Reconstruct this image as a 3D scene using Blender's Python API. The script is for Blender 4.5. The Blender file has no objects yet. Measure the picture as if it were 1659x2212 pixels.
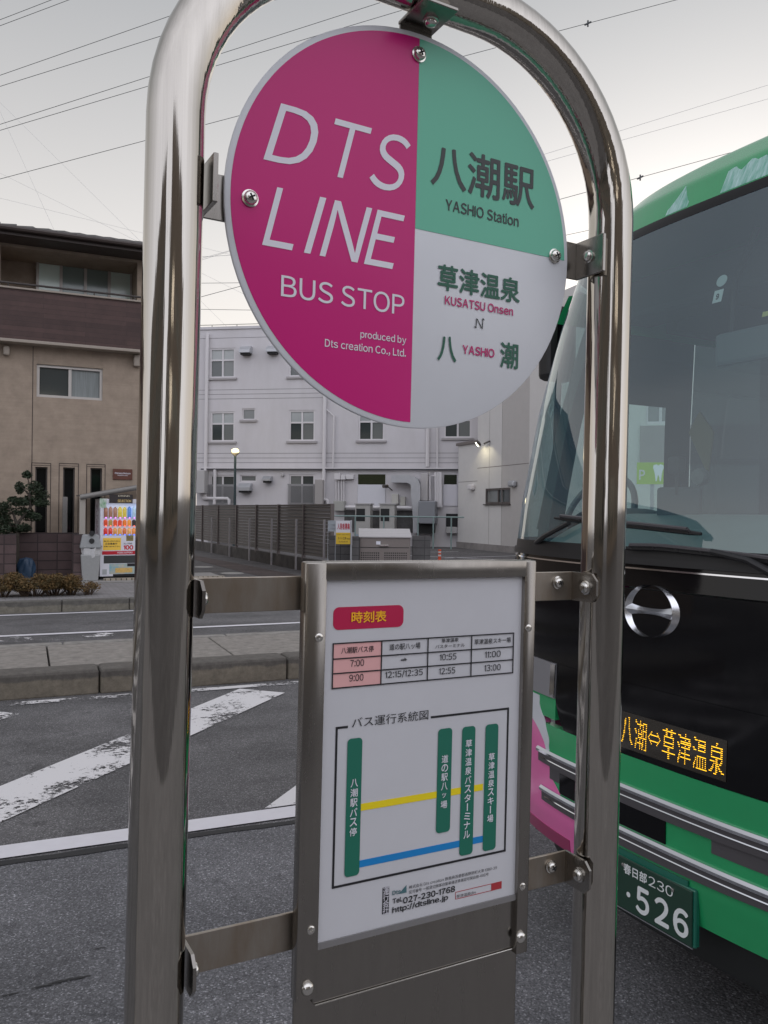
import bpy, bmesh, math, random
from mathutils import Vector, Matrix
random.seed(7)
sin, cos, PI = math.sin, math.cos, math.pi
R = math.radians
scn = bpy.context.scene
col = scn.collection

# ---------------------------------------------------------------- camera, sky, sun, exposure
CAM = Vector((0, 0, 1.75)); RHO = R(.6); F = 1789.; CX, CY = 829.5, 1106.
cr = Vector((cos(RHO), 0, sin(RHO))); cu = Vector((-sin(RHO), 0, cos(RHO))); cb = Vector((0, -1, 0))
cd = bpy.data.cameras.new('camera'); cam = bpy.data.objects.new('camera', cd); col.objects.link(cam)
cam.matrix_world = Matrix(((cr.x, cu.x, cb.x, 0), (cr.y, cu.y, cb.y, 0), (cr.z, cu.z, cb.z, CAM.z), (0, 0, 0, 1)))
cd.sensor_fit = 'HORIZONTAL'; cd.sensor_width = 36; cd.lens = 36 * F / 1659; cd.clip_end = 3000; cd.clip_start = .05
scn.camera = cam

SUN_EL, SUN_AZ = R(10), R(22)          # dusk: the sun low in haze beyond the buildings, right of ahead
wd = bpy.data.worlds.new('World'); scn.world = wd; wd.use_nodes = True
nt = wd.node_tree; nt.nodes.clear(); N = nt.nodes.new; LK = nt.links.new
sky = N('ShaderNodeTexSky'); sky.sky_type = 'NISHITA'; sky.sun_disc = False
sky.sun_elevation = SUN_EL; sky.sun_rotation = SUN_AZ; sky.air_density = 1.0; sky.dust_density = 3.0; sky.ozone_density = 1.0
hs = N('ShaderNodeHueSaturation'); hs.inputs['Saturation'].default_value = .35
# high haze: grey-lavender overhead, cream towards the horizon ahead, brighter in the open east behind
tc = N('ShaderNodeTexCoord'); sp_ = N('ShaderNodeSeparateXYZ'); LK(tc.outputs['Generated'], sp_.inputs[0])
def ramp(src, pts):
    r = N('ShaderNodeValToRGB'); e = r.color_ramp.elements; e[0].position, e[0].color = pts[0][0], pts[0][1]+(1,); e[1].position, e[1].color = pts[-1][0], pts[-1][1]+(1,)
    for p, c in pts[1:-1]: x = e.new(p); x.color = c+(1,)
    LK(src, r.inputs[0]); return r
r1 = ramp(sp_.outputs['Z'], [(0., (1.06,.95,.84)), (.14, (1.03,.96,.89)), (.28, (.86,.83,.805)), (.40, (.66,.65,.65)), (.54, (.455,.467,.485)), (1., (.48,.48,.52))])
mr = N('ShaderNodeMapRange'); LK(sp_.outputs['Y'], mr.inputs['Value']); mr.inputs['From Min'].default_value = .35; mr.inputs['From Max'].default_value = -.55
mx = N('ShaderNodeMix'); mx.data_type = 'RGBA'; LK(mr.outputs[0], mx.inputs['Factor']); LK(r1.outputs[0], mx.inputs['A']); mx.inputs['B'].default_value = (1.36, 1.38, 1.52, 1)
mrx = N('ShaderNodeMapRange'); LK(sp_.outputs['X'], mrx.inputs['Value']); mrx.inputs['From Min'].default_value = -.5; mrx.inputs['From Max'].default_value = .5; mrx.inputs['To Min'].default_value = 7.1; mrx.inputs['To Max'].default_value = 8.3   # brighter towards the sun, at the right
sc_n = N('ShaderNodeVectorMath'); sc_n.operation = 'SCALE'; LK(mrx.outputs[0], sc_n.inputs['Scale']); LK(mx.outputs['Result'], sc_n.inputs[0])
m2 = N('ShaderNodeMix'); m2.data_type = 'RGBA'; m2.inputs['Factor'].default_value = .9; LK(sky.outputs[0], hs.inputs['Color']); LK(hs.outputs[0], m2.inputs['A']); LK(sc_n.outputs[0], m2.inputs['B'])
bg = N('ShaderNodeBackground'); bg.inputs['Strength'].default_value = .13; wo = N('ShaderNodeOutputWorld'); LK(m2.outputs['Result'], bg.inputs['Color']); LK(bg.outputs[0], wo.inputs[0])
sl = bpy.data.lights.new('sun', 'SUN'); sl.energy = .55; sl.angle = R(12); sl.color = (1, .86, .70)
sun = bpy.data.objects.new('sun', sl); col.objects.link(sun)
sun.rotation_euler = Vector((sin(SUN_AZ)*cos(SUN_EL), cos(SUN_AZ)*cos(SUN_EL), sin(SUN_EL))).to_track_quat('Z', 'Y').to_euler()
scn.view_settings.view_transform = 'Standard'; scn.view_settings.look = 'None'; scn.view_settings.gamma = 1
scn.view_settings.exposure = 0.08

# ---------------------------------------------------------------- helpers
def lin(v):
    v /= 255.
    return v / 12.92 if v <= .04045 else ((v + .055) / 1.055) ** 2.4
def C(r, g, b): return (lin(r), lin(g), lin(b), 1)

def mat(name, rgb, rough=.6, metal=0., var=0., vscale=20., bump=0., bscale=200., coat=0., vcol=None, stretch=None, emit=0., spec=.5, rvar=0., trans=0.):
    m = bpy.data.materials.new(name); m.use_nodes = True
    n = m.node_tree.nodes; l = m.node_tree.links; b = n['Principled BSDF']
    b.inputs['Base Color'].default_value = rgb; b.inputs['Roughness'].default_value = rough; b.inputs['Metallic'].default_value = metal
    b.inputs['Coat Weight'].default_value = coat; b.inputs['Coat Roughness'].default_value = .12
    b.inputs['Specular IOR Level'].default_value = spec
    if trans: b.inputs['Transmission Weight'].default_value = trans
    if emit: b.inputs['Emission Color'].default_value = rgb; b.inputs['Emission Strength'].default_value = emit
    tc = n.new('ShaderNodeTexCoord'); mp = n.new('ShaderNodeMapping'); l.new(tc.outputs['Object'], mp.inputs[0])
    if stretch: mp.inputs['Scale'].default_value = stretch
    if var or rvar:
        t = n.new('ShaderNodeTexNoise'); t.inputs['Scale'].default_value = vscale; t.inputs['Detail'].default_value = 6
        t.inputs['Roughness'].default_value = .65; l.new(mp.outputs[0], t.inputs['Vector'])
    if var:
        r = n.new('ShaderNodeMapRange'); r.inputs['From Min'].default_value = .3; r.inputs['From Max'].default_value = .7
        l.new(t.outputs['Fac'], r.inputs['Value'])
        mxr = n.new('ShaderNodeMix'); mxr.data_type = 'RGBA'
        d = vcol or tuple(c * (1 - var) for c in rgb[:3]) + (1,)
        mxr.inputs['A'].default_value = rgb; mxr.inputs['B'].default_value = d
        l.new(r.outputs[0], mxr.inputs['Factor']); l.new(mxr.outputs['Result'], b.inputs['Base Color'])
    if rvar:
        r2 = n.new('ShaderNodeMapRange'); r2.inputs['To Min'].default_value = max(.02, rough - rvar); r2.inputs['To Max'].default_value = rough + rvar
        r2.inputs['From Min'].default_value = .3; r2.inputs['From Max'].default_value = .7
        l.new(t.outputs['Fac'], r2.inputs['Value']); l.new(r2.outputs[0], b.inputs['Roughness'])
    if bump:
        t2 = n.new('ShaderNodeTexNoise'); t2.inputs['Scale'].default_value = bscale; t2.inputs['Detail'].default_value = 3
        l.new(mp.outputs[0], t2.inputs['Vector'])
        bp = n.new('ShaderNodeBump'); bp.inputs['Strength'].default_value = bump; bp.inputs['Distance'].default_value = .01
        l.new(t2.outputs['Fac'], bp.inputs['Height']); l.new(bp.outputs[0], b.inputs['Normal'])
    return m

def course_mat(name, rgb, mortar, bw, bh, rough=.8, msize=.01, var=.25, offset=.5, bump=.4, axes='xz'):
    """blocks / planks / tiles: a brick texture laid over the object's own x-z (or x-y) plane"""
    m = mat(name, rgb, rough); n = m.node_tree.nodes; l = m.node_tree.links; b = n['Principled BSDF']
    tc = n.new('ShaderNodeTexCoord'); sx = n.new('ShaderNodeSeparateXYZ'); cx = n.new('ShaderNodeCombineXYZ')
    l.new(tc.outputs['Object'], sx.inputs[0])
    if axes == 'xz':
        ad = n.new('ShaderNodeMath'); ad.operation = 'ADD'; l.new(sx.outputs['X'], ad.inputs[0]); l.new(sx.outputs['Y'], ad.inputs[1])
        l.new(ad.outputs[0], cx.inputs['X']); l.new(sx.outputs['Z'], cx.inputs['Y'])
    else:
        l.new(sx.outputs['X'], cx.inputs['X']); l.new(sx.outputs['Y'], cx.inputs['Y'])
    br = n.new('ShaderNodeTexBrick'); br.inputs['Scale'].default_value = 1; br.offset = offset
    br.inputs['Brick Width'].default_value = bw; br.inputs['Row Height'].default_value = bh; br.inputs['Mortar Size'].default_value = msize
    br.inputs['Color1'].default_value = rgb; br.inputs['Color2'].default_value = tuple(c * (1 - var) for c in rgb[:3]) + (1,)
    br.inputs['Mortar'].default_value = mortar; l.new(cx.outputs[0], br.inputs['Vector'])
    t = n.new('ShaderNodeTexNoise'); t.inputs['Scale'].default_value = 3.; t.inputs['Detail'].default_value = 8; t.inputs['Roughness'].default_value = .7
    l.new(tc.outputs['Object'], t.inputs['Vector'])
    r = n.new('ShaderNodeMapRange'); r.inputs['From Min'].default_value = .25; r.inputs['From Max'].default_value = .75
    r.inputs['To Min'].default_value = .72; r.inputs['To Max'].default_value = 1.15; l.new(t.outputs['Fac'], r.inputs['Value'])
    mu = n.new('ShaderNodeMix'); mu.data_type = 'RGBA'; mu.blend_type = 'MULTIPLY'; mu.inputs['Factor'].default_value = 1
    l.new(br.outputs['Color'], mu.inputs['A']); l.new(r.outputs[0], mu.inputs['B']); l.new(mu.outputs['Result'], b.inputs['Base Color'])
    bp = n.new('ShaderNodeBump'); bp.inputs['Strength'].default_value = bump; bp.inputs['Distance'].default_value = .01; bp.invert = True
    l.new(br.outputs['Fac'], bp.inputs['Height']); l.new(bp.outputs[0], b.inputs['Normal'])
    return m

def glass_mat(name, tint, rough=.02, f0=.05, veil=.0, veil_col=(.42,.52,.56,1)):
    """thin glass: see-through, tinted, mirror-like at grazing angles, with a diffuse veil painting in reflected sky haze"""
    m = bpy.data.materials.new(name); m.use_nodes = True; n = m.node_tree.nodes; l = m.node_tree.links; n.clear()
    o = n.new('ShaderNodeOutputMaterial'); tr = n.new('ShaderNodeBsdfTransparent'); gl = n.new('ShaderNodeBsdfGlossy'); mxs = n.new('ShaderNodeMixShader')
    lw = n.new('ShaderNodeLayerWeight'); lw.inputs['Blend'].default_value = .5
    pw = n.new('ShaderNodeMath'); pw.operation = 'POWER'; l.new(lw.outputs['Facing'], pw.inputs[0]); pw.inputs[1].default_value = 4.
    ma = n.new('ShaderNodeMath'); ma.operation = 'MULTIPLY_ADD'; l.new(pw.outputs[0], ma.inputs[0]); ma.inputs[1].default_value = 1-f0; ma.inputs[2].default_value = f0
    tr.inputs['Color'].default_value = tint; gl.inputs['Roughness'].default_value = rough
    l.new(ma.outputs[0], mxs.inputs[0]); l.new(tr.outputs[0], mxs.inputs[1]); l.new(gl.outputs[0], mxs.inputs[2])
    if veil:
        df = n.new('ShaderNodeBsdfDiffuse'); df.inputs['Color'].default_value = veil_col; m2 = n.new('ShaderNodeMixShader'); m2.inputs[0].default_value = veil
        l.new(mxs.outputs[0], m2.inputs[1]); l.new(df.outputs[0], m2.inputs[2]); l.new(m2.outputs[0], o.inputs[0])
    else: l.new(mxs.outputs[0], o.inputs[0])
    return m

class MB:
    """collects shapes into one mesh; local axes: x right, y away, z up"""
    def __init__(s): s.v = []; s.f = []
    def add(s, vs, fs):
        k = len(s.v); s.v += [Vector(p) for p in vs]; s.f += [tuple(i + k for i in f) for f in fs]; return s
    def box(s, x0, x1, y0, y1, z0, z1):
        return s.add([(x0,y0,z0),(x1,y0,z0),(x1,y1,z0),(x0,y1,z0),(x0,y0,z1),(x1,y0,z1),(x1,y1,z1),(x0,y1,z1)],
                     [(0,3,2,1),(4,5,6,7),(0,1,5,4),(1,2,6,5),(2,3,7,6),(3,0,4,7)])
    def prism(s, pts, y0, y1):          # outline in x-z, from y0 (front) to y1
        n = len(pts)
        a = sum(pts[i][0]*pts[(i+1) % n][1]-pts[(i+1) % n][0]*pts[i][1] for i in range(n))
        if a < 0: pts = pts[::-1]
        return s.add([(p[0], y0, p[1]) for p in pts] + [(p[0], y1, p[1]) for p in pts],
                     [tuple(range(n)), tuple(range(2*n-1, n-1, -1))] + [((i+1) % n, i, n+i, n+(i+1) % n) for i in range(n)])
    def flat(s, pts, z0, z1):           # outline in x-y, from z0 to z1
        n = len(pts)
        a = sum(pts[i][0]*pts[(i+1) % n][1]-pts[(i+1) % n][0]*pts[i][1] for i in range(n))
        if a < 0: pts = pts[::-1]
        return s.add([(p[0], p[1], z0) for p in pts] + [(p[0], p[1], z1) for p in pts],
                     [tuple(range(n-1, -1, -1)), tuple(range(n, 2*n))] + [(i, (i+1) % n, n+(i+1) % n, n+i) for i in range(n)])
    def tube(s, pts, r, n=12, cap=True, closed=False):
        pts = [Vector(p) for p in pts]; m = len(pts); rs = r if isinstance(r, (list, tuple)) else [r]*m
        vs = []; fs = []; ref = None
        for i, p in enumerate(pts):
            a = pts[(i-1) % m] if (i > 0 or closed) else p
            b = pts[(i+1) % m] if (i < m-1 or closed) else p
            t = (b-a).normalized()
            if ref is None:
                ref = Vector((0,0,1)) if abs(t.z) < .9 else Vector((1,0,0))
            x = (ref - t*ref.dot(t)).normalized(); ref = x; y = t.cross(x)
            vs += [p + x*(rs[i]*cos(2*PI*k/n)) + y*(rs[i]*sin(2*PI*k/n)) for k in range(n)]
        for i in range(m if closed else m-1):
            for k in range(n):
                a, b = i*n, ((i+1) % m)*n
                fs.append((a+k, a+(k+1) % n, b+(k+1) % n, b+k))
        if cap and not closed:
            fs.append(tuple(range(n-1, -1, -1))); fs.append(tuple(range((m-1)*n, m*n)))
        return s.add(vs, fs)
    def lathe(s, prof, o=(0,0,0), ax=(0,0,1), n=24):   # profile of (radius, height) along axis ax
        ax = Vector(ax).normalized(); x = Vector((1,0,0)) if abs(ax.x) < .9 else Vector((0,1,0)); x = (x-ax*x.dot(ax)).normalized(); y = ax.cross(x); o = Vector(o)
        vs = [o + ax*h + x*(r*cos(2*PI*k/n)) + y*(r*sin(2*PI*k/n)) for r, h in prof for k in range(n)]
        fs = [(i*n+k, i*n+(k+1) % n, (i+1)*n+(k+1) % n, (i+1)*n+k) for i in range(len(prof)-1) for k in range(n)]
        fs += [tuple(range(n-1, -1, -1)), tuple(range((len(prof)-1)*n, len(prof)*n))]
        return s.add(vs, fs)
    def grid(s, fn, nu, nv):
        return s.add([fn(i/nu, j/nv) for j in range(nv+1) for i in range(nu+1)],
                     [(j*(nu+1)+i, j*(nu+1)+i+1, (j+1)*(nu+1)+i+1, (j+1)*(nu+1)+i) for j in range(nv) for i in range(nu)])
    def build(s, name, m, parent=None, M=None, bev=0., smooth=False, seg=2):
        me = bpy.data.meshes.new(name); me.from_pydata([tuple(v) for v in s.v], [], s.f); me.validate()
        if bev:
            bm = bmesh.new(); bm.from_mesh(me); bmesh.ops.remove_doubles(bm, verts=bm.verts, dist=1e-5)
            bm.normal_update()
            es = [e for e in bm.edges if len(e.link_faces) == 2 and e.calc_face_angle(0) > .5]
            bmesh.ops.bevel(bm, geom=es, offset=bev, segments=seg, affect='EDGES', profile=.5, clamp_overlap=True); bm.to_mesh(me); bm.free()
        if smooth:
            me.polygons.foreach_set('use_smooth', [True]*len(me.polygons))
            try: me.set_sharp_from_angle(angle=R(40))
            except Exception: pass
        me.materials.append(m)
        o = bpy.data.objects.new(name, me); col.objects.link(o)
        if parent: o.parent = parent
        if M is not None: o.matrix_world = M
        return o

def tag(o, label=None, cat=None, group=None, kind=None):
    if label: o['label'] = label
    if cat: o['category'] = cat
    if group: o['group'] = group
    if kind: o['kind'] = kind
    return o
def thing(name, label, cat, M=None, group=None):
    o = bpy.data.objects.new(name, None); o.empty_display_size = .1; col.objects.link(o)
    if M is not None: o.matrix_world = M
    return tag(o, label, cat, group)
def copy_tree(o, parent=None):
    c = o.copy(); col.objects.link(c)
    if parent: c.parent = parent
    for ch in o.children: copy_tree(ch, c)
    return c

def ray(x, y): return cr*((x-CX)/F) + cu*(-(y-CY)/F) - cb
def at(x, y, Y): return CAM + ray(x, y)*Y                 # photo point at depth Y
def gnd(x, y, z=0.): r = ray(x, y); return CAM + r*((z-CAM.z)/r.z)
class Fr:
    """a plane in the place: x along it, y away, z up; hit() gives the local x,z seen at a photo point"""
    def __init__(s, o, yaw=0., M=None):
        s.M = M if M is not None else Matrix.Translation(o) @ Matrix.Rotation(R(yaw), 4, 'Z'); s.I = s.M.inverted()
    def hit(s, x, y, off=0.):
        o = s.I @ CAM; d = (s.I.to_3x3() @ ray(x, y)); t = (-off-o.y)/d.y; p = o + d*t; return (p.x, p.z)
    def rect(s, x0, y0, x1, y1, off=0.):
        a = s.hit(x0, y0, off); b = s.hit(x1, y1, off); return (min(a[0], b[0]), max(a[0], b[0]), min(a[1], b[1]), max(a[1], b[1]))

GL = {}
def raw(body):
    c = bpy.data.curves.new('t', 'FONT'); c.body = body; c.fill_mode = 'FRONT'; c.resolution_u = 5
    o = bpy.data.objects.new('t', c); col.objects.link(o)
    me = bpy.data.meshes.new_from_object(o.evaluated_get(bpy.context.evaluated_depsgraph_get()))
    bpy.data.objects.remove(o); bpy.data.curves.remove(c)
    r = ([(v.co.x, v.co.y) for v in me.vertices], [tuple(p.vertices) for p in me.polygons]); bpy.data.meshes.remove(me); return r
def glyph(ch):
    """latin letters of the grotesque kind; the slab-footed ones are drawn or borrowed"""
    if ch in GL: return GL[ch]
    if ch == 'I': r = ([(0,0),(.092,0),(.092,.733),(0,.733)], [(0,1,2,3)])
    elif ch == 'l': r = ([(0,0),(.085,0),(.085,.77),(0,.77)], [(0,1,2,3)])
    elif ch == 'i': r = ([(0,0),(.085,0),(.085,.545),(0,.545),(-.005,.64),(.09,.64),(.09,.745),(-.005,.745)], [(0,1,2,3),(4,5,6,7)])
    elif ch == '1': r = ([(.13,0),(.22,0),(.22,.733),(.15,.733),(.13,.68),(.0,.62),(.0,.54),(.13,.585)], [(0,1,2,3,4,7),(4,5,6,7)])
    elif ch == 'r': r = ([(0,0),(.085,0),(.085,.30),(.10,.39),(.15,.45),(.23,.465),(.25,.46),(.25,.55),(.19,.55),(.12,.52),(.08,.46),(.08,.545),(0,.545)], [(0,1,2,10,11,12),(2,3,9,10),(3,4,8,9),(4,5,7,8),(5,6,7)])
    elif ch == 't': r = ([(.06,.16),(.145,.17),(.145,.68),(.06,.66),(0,.475),(.255,.475),(.255,.545),(0,.545),(.075,.06),(.13,.005),(.2,-.01),(.265,.0),(.265,.07),(.2,.065),(.155,.09)], [(0,1,2,3),(4,5,6,7),(0,8,14,1),(8,9,14),(9,10,13,14),(10,11,12,13)])
    elif ch == '/': r = ([(0,-.08),(.08,-.08),(.30,.78),(.22,.78)], [(0,1,2,3)])
    elif ch == '-': r = ([(0,.24),(.27,.24),(.27,.32),(0,.32)], [(0,1,2,3)])
    elif ch == 'j': r = ([(0,-.1),(.085,-.1),(.085,.545),(0,.545),(-.1,-.2),(-.08,-.13),(.04,-.19),(-.005,.64),(.09,.64),(.09,.745),(-.005,.745)], [(0,1,2,3),(4,6,1,0,5),(7,8,9,10)])
    else: r = raw(chr(ord(ch)+0xFEE0) if '!' <= ch <= '~' else ch)
    GL[ch] = r; return r
def glyphs(txt, bold=0., shear=0.):
    """outlines of a line of text: latin set close by its own width, kana and kanji one em apart"""
    V, Fc, x = [], [], 0.
    for ch in txt:
        if ch == ' ': x += .27; continue
        vs, fs = glyph(ch)
        if '!' <= ch <= '~': m0 = min(v[0] for v in vs); dx = x-m0; adv = max(v[0] for v in vs)-m0+(.115 if ch not in 'TLrt/' else .075)
        else: dx = x; adv = 1.0
        k = len(V); V += [(v[0]+dx, v[1]) for v in vs]; Fc += [tuple(q+k for q in f) for f in fs]; x += adv
    return [(v[0]+shear*v[1], v[1]) for v in V], Fc
def fit(mb, txt, x0, x1, z0, z1, y, bold=0., shear=0., keep=False):
    """flat lettering filling the rectangle x0..x1, z0..z1 at depth y; bold: struck again with small shifts"""
    vs, fs = glyphs(txt, 0, shear); b_ = max(bold, 0)
    xs = [v[0] for v in vs]; zs = [v[1] for v in vs]
    a, b, c, d = min(xs)-b_, max(xs)+b_, min(zs)-b_, max(zs)+b_; sx = (x1-x0)/max(b-a, 1e-6); sz = (z1-z0)/max(d-c, 1e-6)
    zc = (z0+z1)/2
    if keep: sz = sx
    for k, (p, q) in enumerate([(0,0)]+([(1,0),(-1,0),(0,1),(0,-1),(.7,.7),(-.7,-.7)] if b_ > 0 else [])):
        mb.add([(x0+(v[0]+p*b_-a)*sx, y-k*2e-5, zc+(v[1]+q*b_-(c+d)/2)*sz) for v in vs], fs)
def wall_holes(mb, x0, x1, z0, z1, holes, y=0., depth=.12):
    """a wall face with openings, each with its reveal"""
    xs = sorted({x0, x1, *[h[0] for h in holes], *[h[1] for h in holes]}); zs = sorted({z0, z1, *[h[2] for h in holes], *[h[3] for h in holes]})
    for i in range(len(xs)-1):
        for j in range(len(zs)-1):
            a, b, c, d = xs[i], xs[i+1], zs[j], zs[j+1]; mxx, mz = (a+b)/2, (c+d)/2
            if not any(h[0] < mxx < h[1] and h[2] < mz < h[3] for h in holes): mb.add([(a,y,c),(b,y,c),(b,y,d),(a,y,d)], [(0,1,2,3)])
    for h in holes:
        a, b, c, d = h[:4]
        mb.add([(a,y,c),(b,y,c),(b,y,d),(a,y,d),(a,y+depth,c),(b,y+depth,c),(b,y+depth,d),(a,y+depth,d)], [(0,4,5,1),(1,5,6,2),(2,6,7,3),(3,7,4,0)])

# ---------------------------------------------------------------- materials
M_steel = mat('stainless_steel', (.50,.47,.425,1), .06, 1., rvar=.03, vscale=3, stretch=(60,60,.8), var=.14, bump=.035, bscale=4)
M_steelb = mat('brushed_steel', (.32,.30,.275,1), .24, 1., var=.10, vscale=8, stretch=(14,14,2), rvar=.05)
M_rust = mat('weathered_steel', (.40,.365,.32,1), .33, .9, var=.5, vscale=14, stretch=(3,1,.8), vcol=(.30,.24,.18,1))
M_bolt = mat('bolt_steel', (.66,.64,.6,1), .2, 1.)
M_dark = mat('dark_hole', (.01,.01,.01,1), .7)
M_white = mat('sign_white', C(224,226,230), .32, spec=.35, coat=.08, var=.05, vscale=9)
M_pink = mat('sign_pink', C(198,12,116), .32, spec=.35, coat=.08)
M_green = mat('sign_green', C(102,186,156), .32, spec=.35, coat=.08)
M_ink = mat('ink_dark', C(46,50,50), .4)
M_dgreen = mat('ink_green', C(16,88,66), .4)
M_pinkt = mat('ink_pink', C(186,16,104), .4)
M_wt = mat('lettering_white', C(226,224,232), .35)
M_paper = mat('timetable_paper', C(204,204,208), .35, coat=.35, var=.05, vscale=12)
M_black = mat('ink_black', C(30,30,34), .5)
M_yel = mat('print_yellow', C(236,212,22), .5); M_blu = mat('print_blue', C(16,128,196), .5)
M_rose = mat('print_rose', C(226,172,170), .5); M_red = mat('print_red', C(182,14,70), .5); M_orange = mat('print_orange', C(246,180,30), .5)
M_bar = mat('print_green', C(26,108,88), .5)
# ================================================================ the bus stop sign
SR = ((.87695545, .02430714, .47995655), (-.02201068, .99970351, -.01041249), (-.48006735, -.00143288, .87723046))
ST = (.03097841, .28532740, -.84216542)
def cw(v): return cr*v[0] + cu*v[1] + cb*v[2]
su, sv, sn = [cw([SR[k][j] for k in range(3)]) for j in range(3)]
so = CAM + cw(ST); SZ = 1.886                      # the disc's centre stands 1.886 m up the leaning posts
sb = so - sv*SZ
SF = Fr(None, M=Matrix(((su.x, -sn.x, sv.x, sb.x), (su.y, -sn.y, sv.y, sb.y), (su.z, -sn.z, sv.z, sb.z), (0,0,0,1))))
SG = thing('bus_stop_sign', 'stainless steel bus stop stand with round pink, green and white disc over a timetable board', 'bus stop sign', SF.M)
Z1 = lambda x, y: (466.3+.54564*x, .54564*y)            # crops of the photograph used to read off positions
Z2 = lambda x, y: (466.3+.54564*x, 466.3+.54564*y)
Z6 = lambda x, y: (630.9+.4299*x, 1179.5+.4299*y)
Z7 = lambda x, y: (630.9+.4299*x, 1645.8+.4299*y)
H = SF.hit
# posts: one bent tube
HB, RT, TW = .249, .0247, .018; RC, CU, CV = .189, .06, .047
pts = [(-HB, -TW, -.02), (-HB, -TW, SZ-.9), (-HB, -TW, SZ-.3)] + [(-CU-RC*cos(a), -TW, SZ+CV+RC*sin(a)) for a in [i*PI/2/16 for i in range(17)]] \
    + [(CU+RC*sin(a), -TW, SZ+CV+RC*cos(a)) for a in [i*PI/2/16 for i in range(17)]] + [(HB, -TW, SZ-.3), (HB, -TW, SZ-.9), (HB, -TW, -.02)]
MB().tube(pts, RT, 40).build('post_frame', M_steel, SG, smooth=True)
for s in (-1, 1):
    MB().lathe([(.06, 0), (.06, .012), (RT+.003, .014), (RT+.003, .03)], (s*HB, -TW, 0), n=28).build('base_flange', M_steelb, SG, smooth=True)
def screw(parent, x, z, y, r=.0062, ax=(0,-1,0), name='screw'):
    m = MB(); o = Vector((x, y, z))
    m.lathe([(r*1.25, 0), (r*1.25, .0012), (r, .0016), (r, r*.55), (r*.86, r*.8), (r*.55, r*.95), (.0005, r)], o, ax, 20)
    s = m.build(name, M_bolt, parent, smooth=True)
    k = MB(); a = Vector(ax); e = r*.98
    if abs(a.y) > .5:
        for ang in (.5, .5+PI/2):
            d = Vector((cos(ang), 0, sin(ang))); p = Vector((-d.z, 0, d.x)); q = o+a*e
            k.add([q+d*r*.5+p*r*.12, q-d*r*.5+p*r*.12, q-d*r*.5-p*r*.12, q+d*r*.5-p*r*.12], [(0,1,2,3)])
            k.add([q+a*.0004+d*r*.5+p*r*.12, q+a*.0004-d*r*.5+p*r*.12, q+a*.0004-d*r*.5-p*r*.12, q+a*.0004+d*r*.5-p*r*.12], [(0,1,2,3)])
        k.build('cross_slot', M_dark, s)
    return s
# disc
DW = .0025
disc = MB().lathe([(.1985, -DW), (.2, -DW+.0008), (.2, DW-.0008), (.1985, DW), (.0005, DW)], (0,0,SZ), (0,-1,0), 96).build('sign_disc', M_white, SG, smooth=True)
ub = (H(*Z1(797,155))[0]+H(*Z2(768,822))[0])/2; vb = (H(*Z2(785,63))[1]+H(*Z2(1372,170))[1])/2-SZ; rp = .1945
a0 = math.acos(ub/rp); a1 = math.asin(vb/rp); yf = -DW-.0004
MB().prism([(rp*cos(a0+(2*PI-2*a0)*i/80), SZ+rp*sin(a0+(2*PI-2*a0)*i/80)) for i in range(81)], yf, yf+.0003).build('pink_panel', M_pink, disc)
MB().prism([(ub+.0002, SZ+vb)] + [(rp*cos(a1+(a0-.001-a1)*i/50), SZ+rp*sin(a1+(a0-.001-a1)*i/50)) for i in range(51)], yf, yf+.0003).build('green_panel', M_green, disc)
yt = yf-.0004
def letters(spec, m, name='lettering', parent=disc, y=yt, off=0.):
    """spec rows: text, left point, right point, top point, bottom point (photo), boldness, shear"""
    mb = MB()
    for t, l, r, tp, bt, bo, sh in spec:
        fit(mb, t, H(*l, off)[0], H(*r, off)[0], H(*bt, off)[1], H(*tp, off)[1], y, bo, sh)
    return mb.build(name, m, parent)
k = 854.6
t1, b1 = Z1(255,415), Z1(195,638); t2, b2 = Z1(245,747), Z1(200,977)
letters([('D', Z1(183,640), Z1(400,530), t1, b1, 0, .29), ('T', Z1(463,490), Z1(612,507), t1, b1, 0, .29), ('S', Z1(602,715), Z1(765,548), Z1(250,411), Z1(190,645), -0, .29),
         ('L', Z1(178,975), Z1(302,980), t2, b2, -0, .29), ('I', Z1(343,1004), Z1(432,780), t2, b2, -0, .29), ('N', Z1(405,1015), Z1(613,817), t2, b2, -0, .29), ('E', Z1(580,1048), Z1(742,842), t2, b2, -0, .29),
         ('BUS', Z2(253,280), Z2(458,322), Z2(262,237), Z2(256,322), .004, 0), ('STOP', Z2(490,325), Z2(740,340), Z2(262,237), Z2(256,322), .004, 0),
         ('produced by', Z2(566,475), Z2(747,495), Z2(632,463), Z2(568,492), .012, 0), ('Dts creation Co., Ltd.', Z2(426,500), Z2(746,540), Z2(428,487), Z2(428,524), .012, 0)], M_wt)
letters([('八潮駅', Z1(843,745), Z1(1253,825), Z1(1195,655), Z1(1235,832), .016, 0), ('YASHIO Station', Z1(903,815), Z1(1192,870), Z1(905,791), Z1(905,836), .022, 0)], M_ink)
letters([('草津温泉', Z2(872,250), Z2(1197,300), Z2(905,196), Z2(905,300), .022, 0), ('八', Z2(870,570), Z2(945,577), Z2(905,478), Z2(870,574), .02, 0), ('潮', Z2(1118,555), Z2(1190,560), Z2(1150,503), Z2(1150,606), .02, 0)], M_dgreen)
letters([('KUSATSU Onsen', Z2(900,338), Z2(1170,372), Z2(903,318), Z2(903,354), .025, 0), ('YASHIO', Z2(970,530), Z2(1096,545), Z2(972,512), Z2(972,548), .03, 0)], M_pinkt)
ar = MB()
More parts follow.
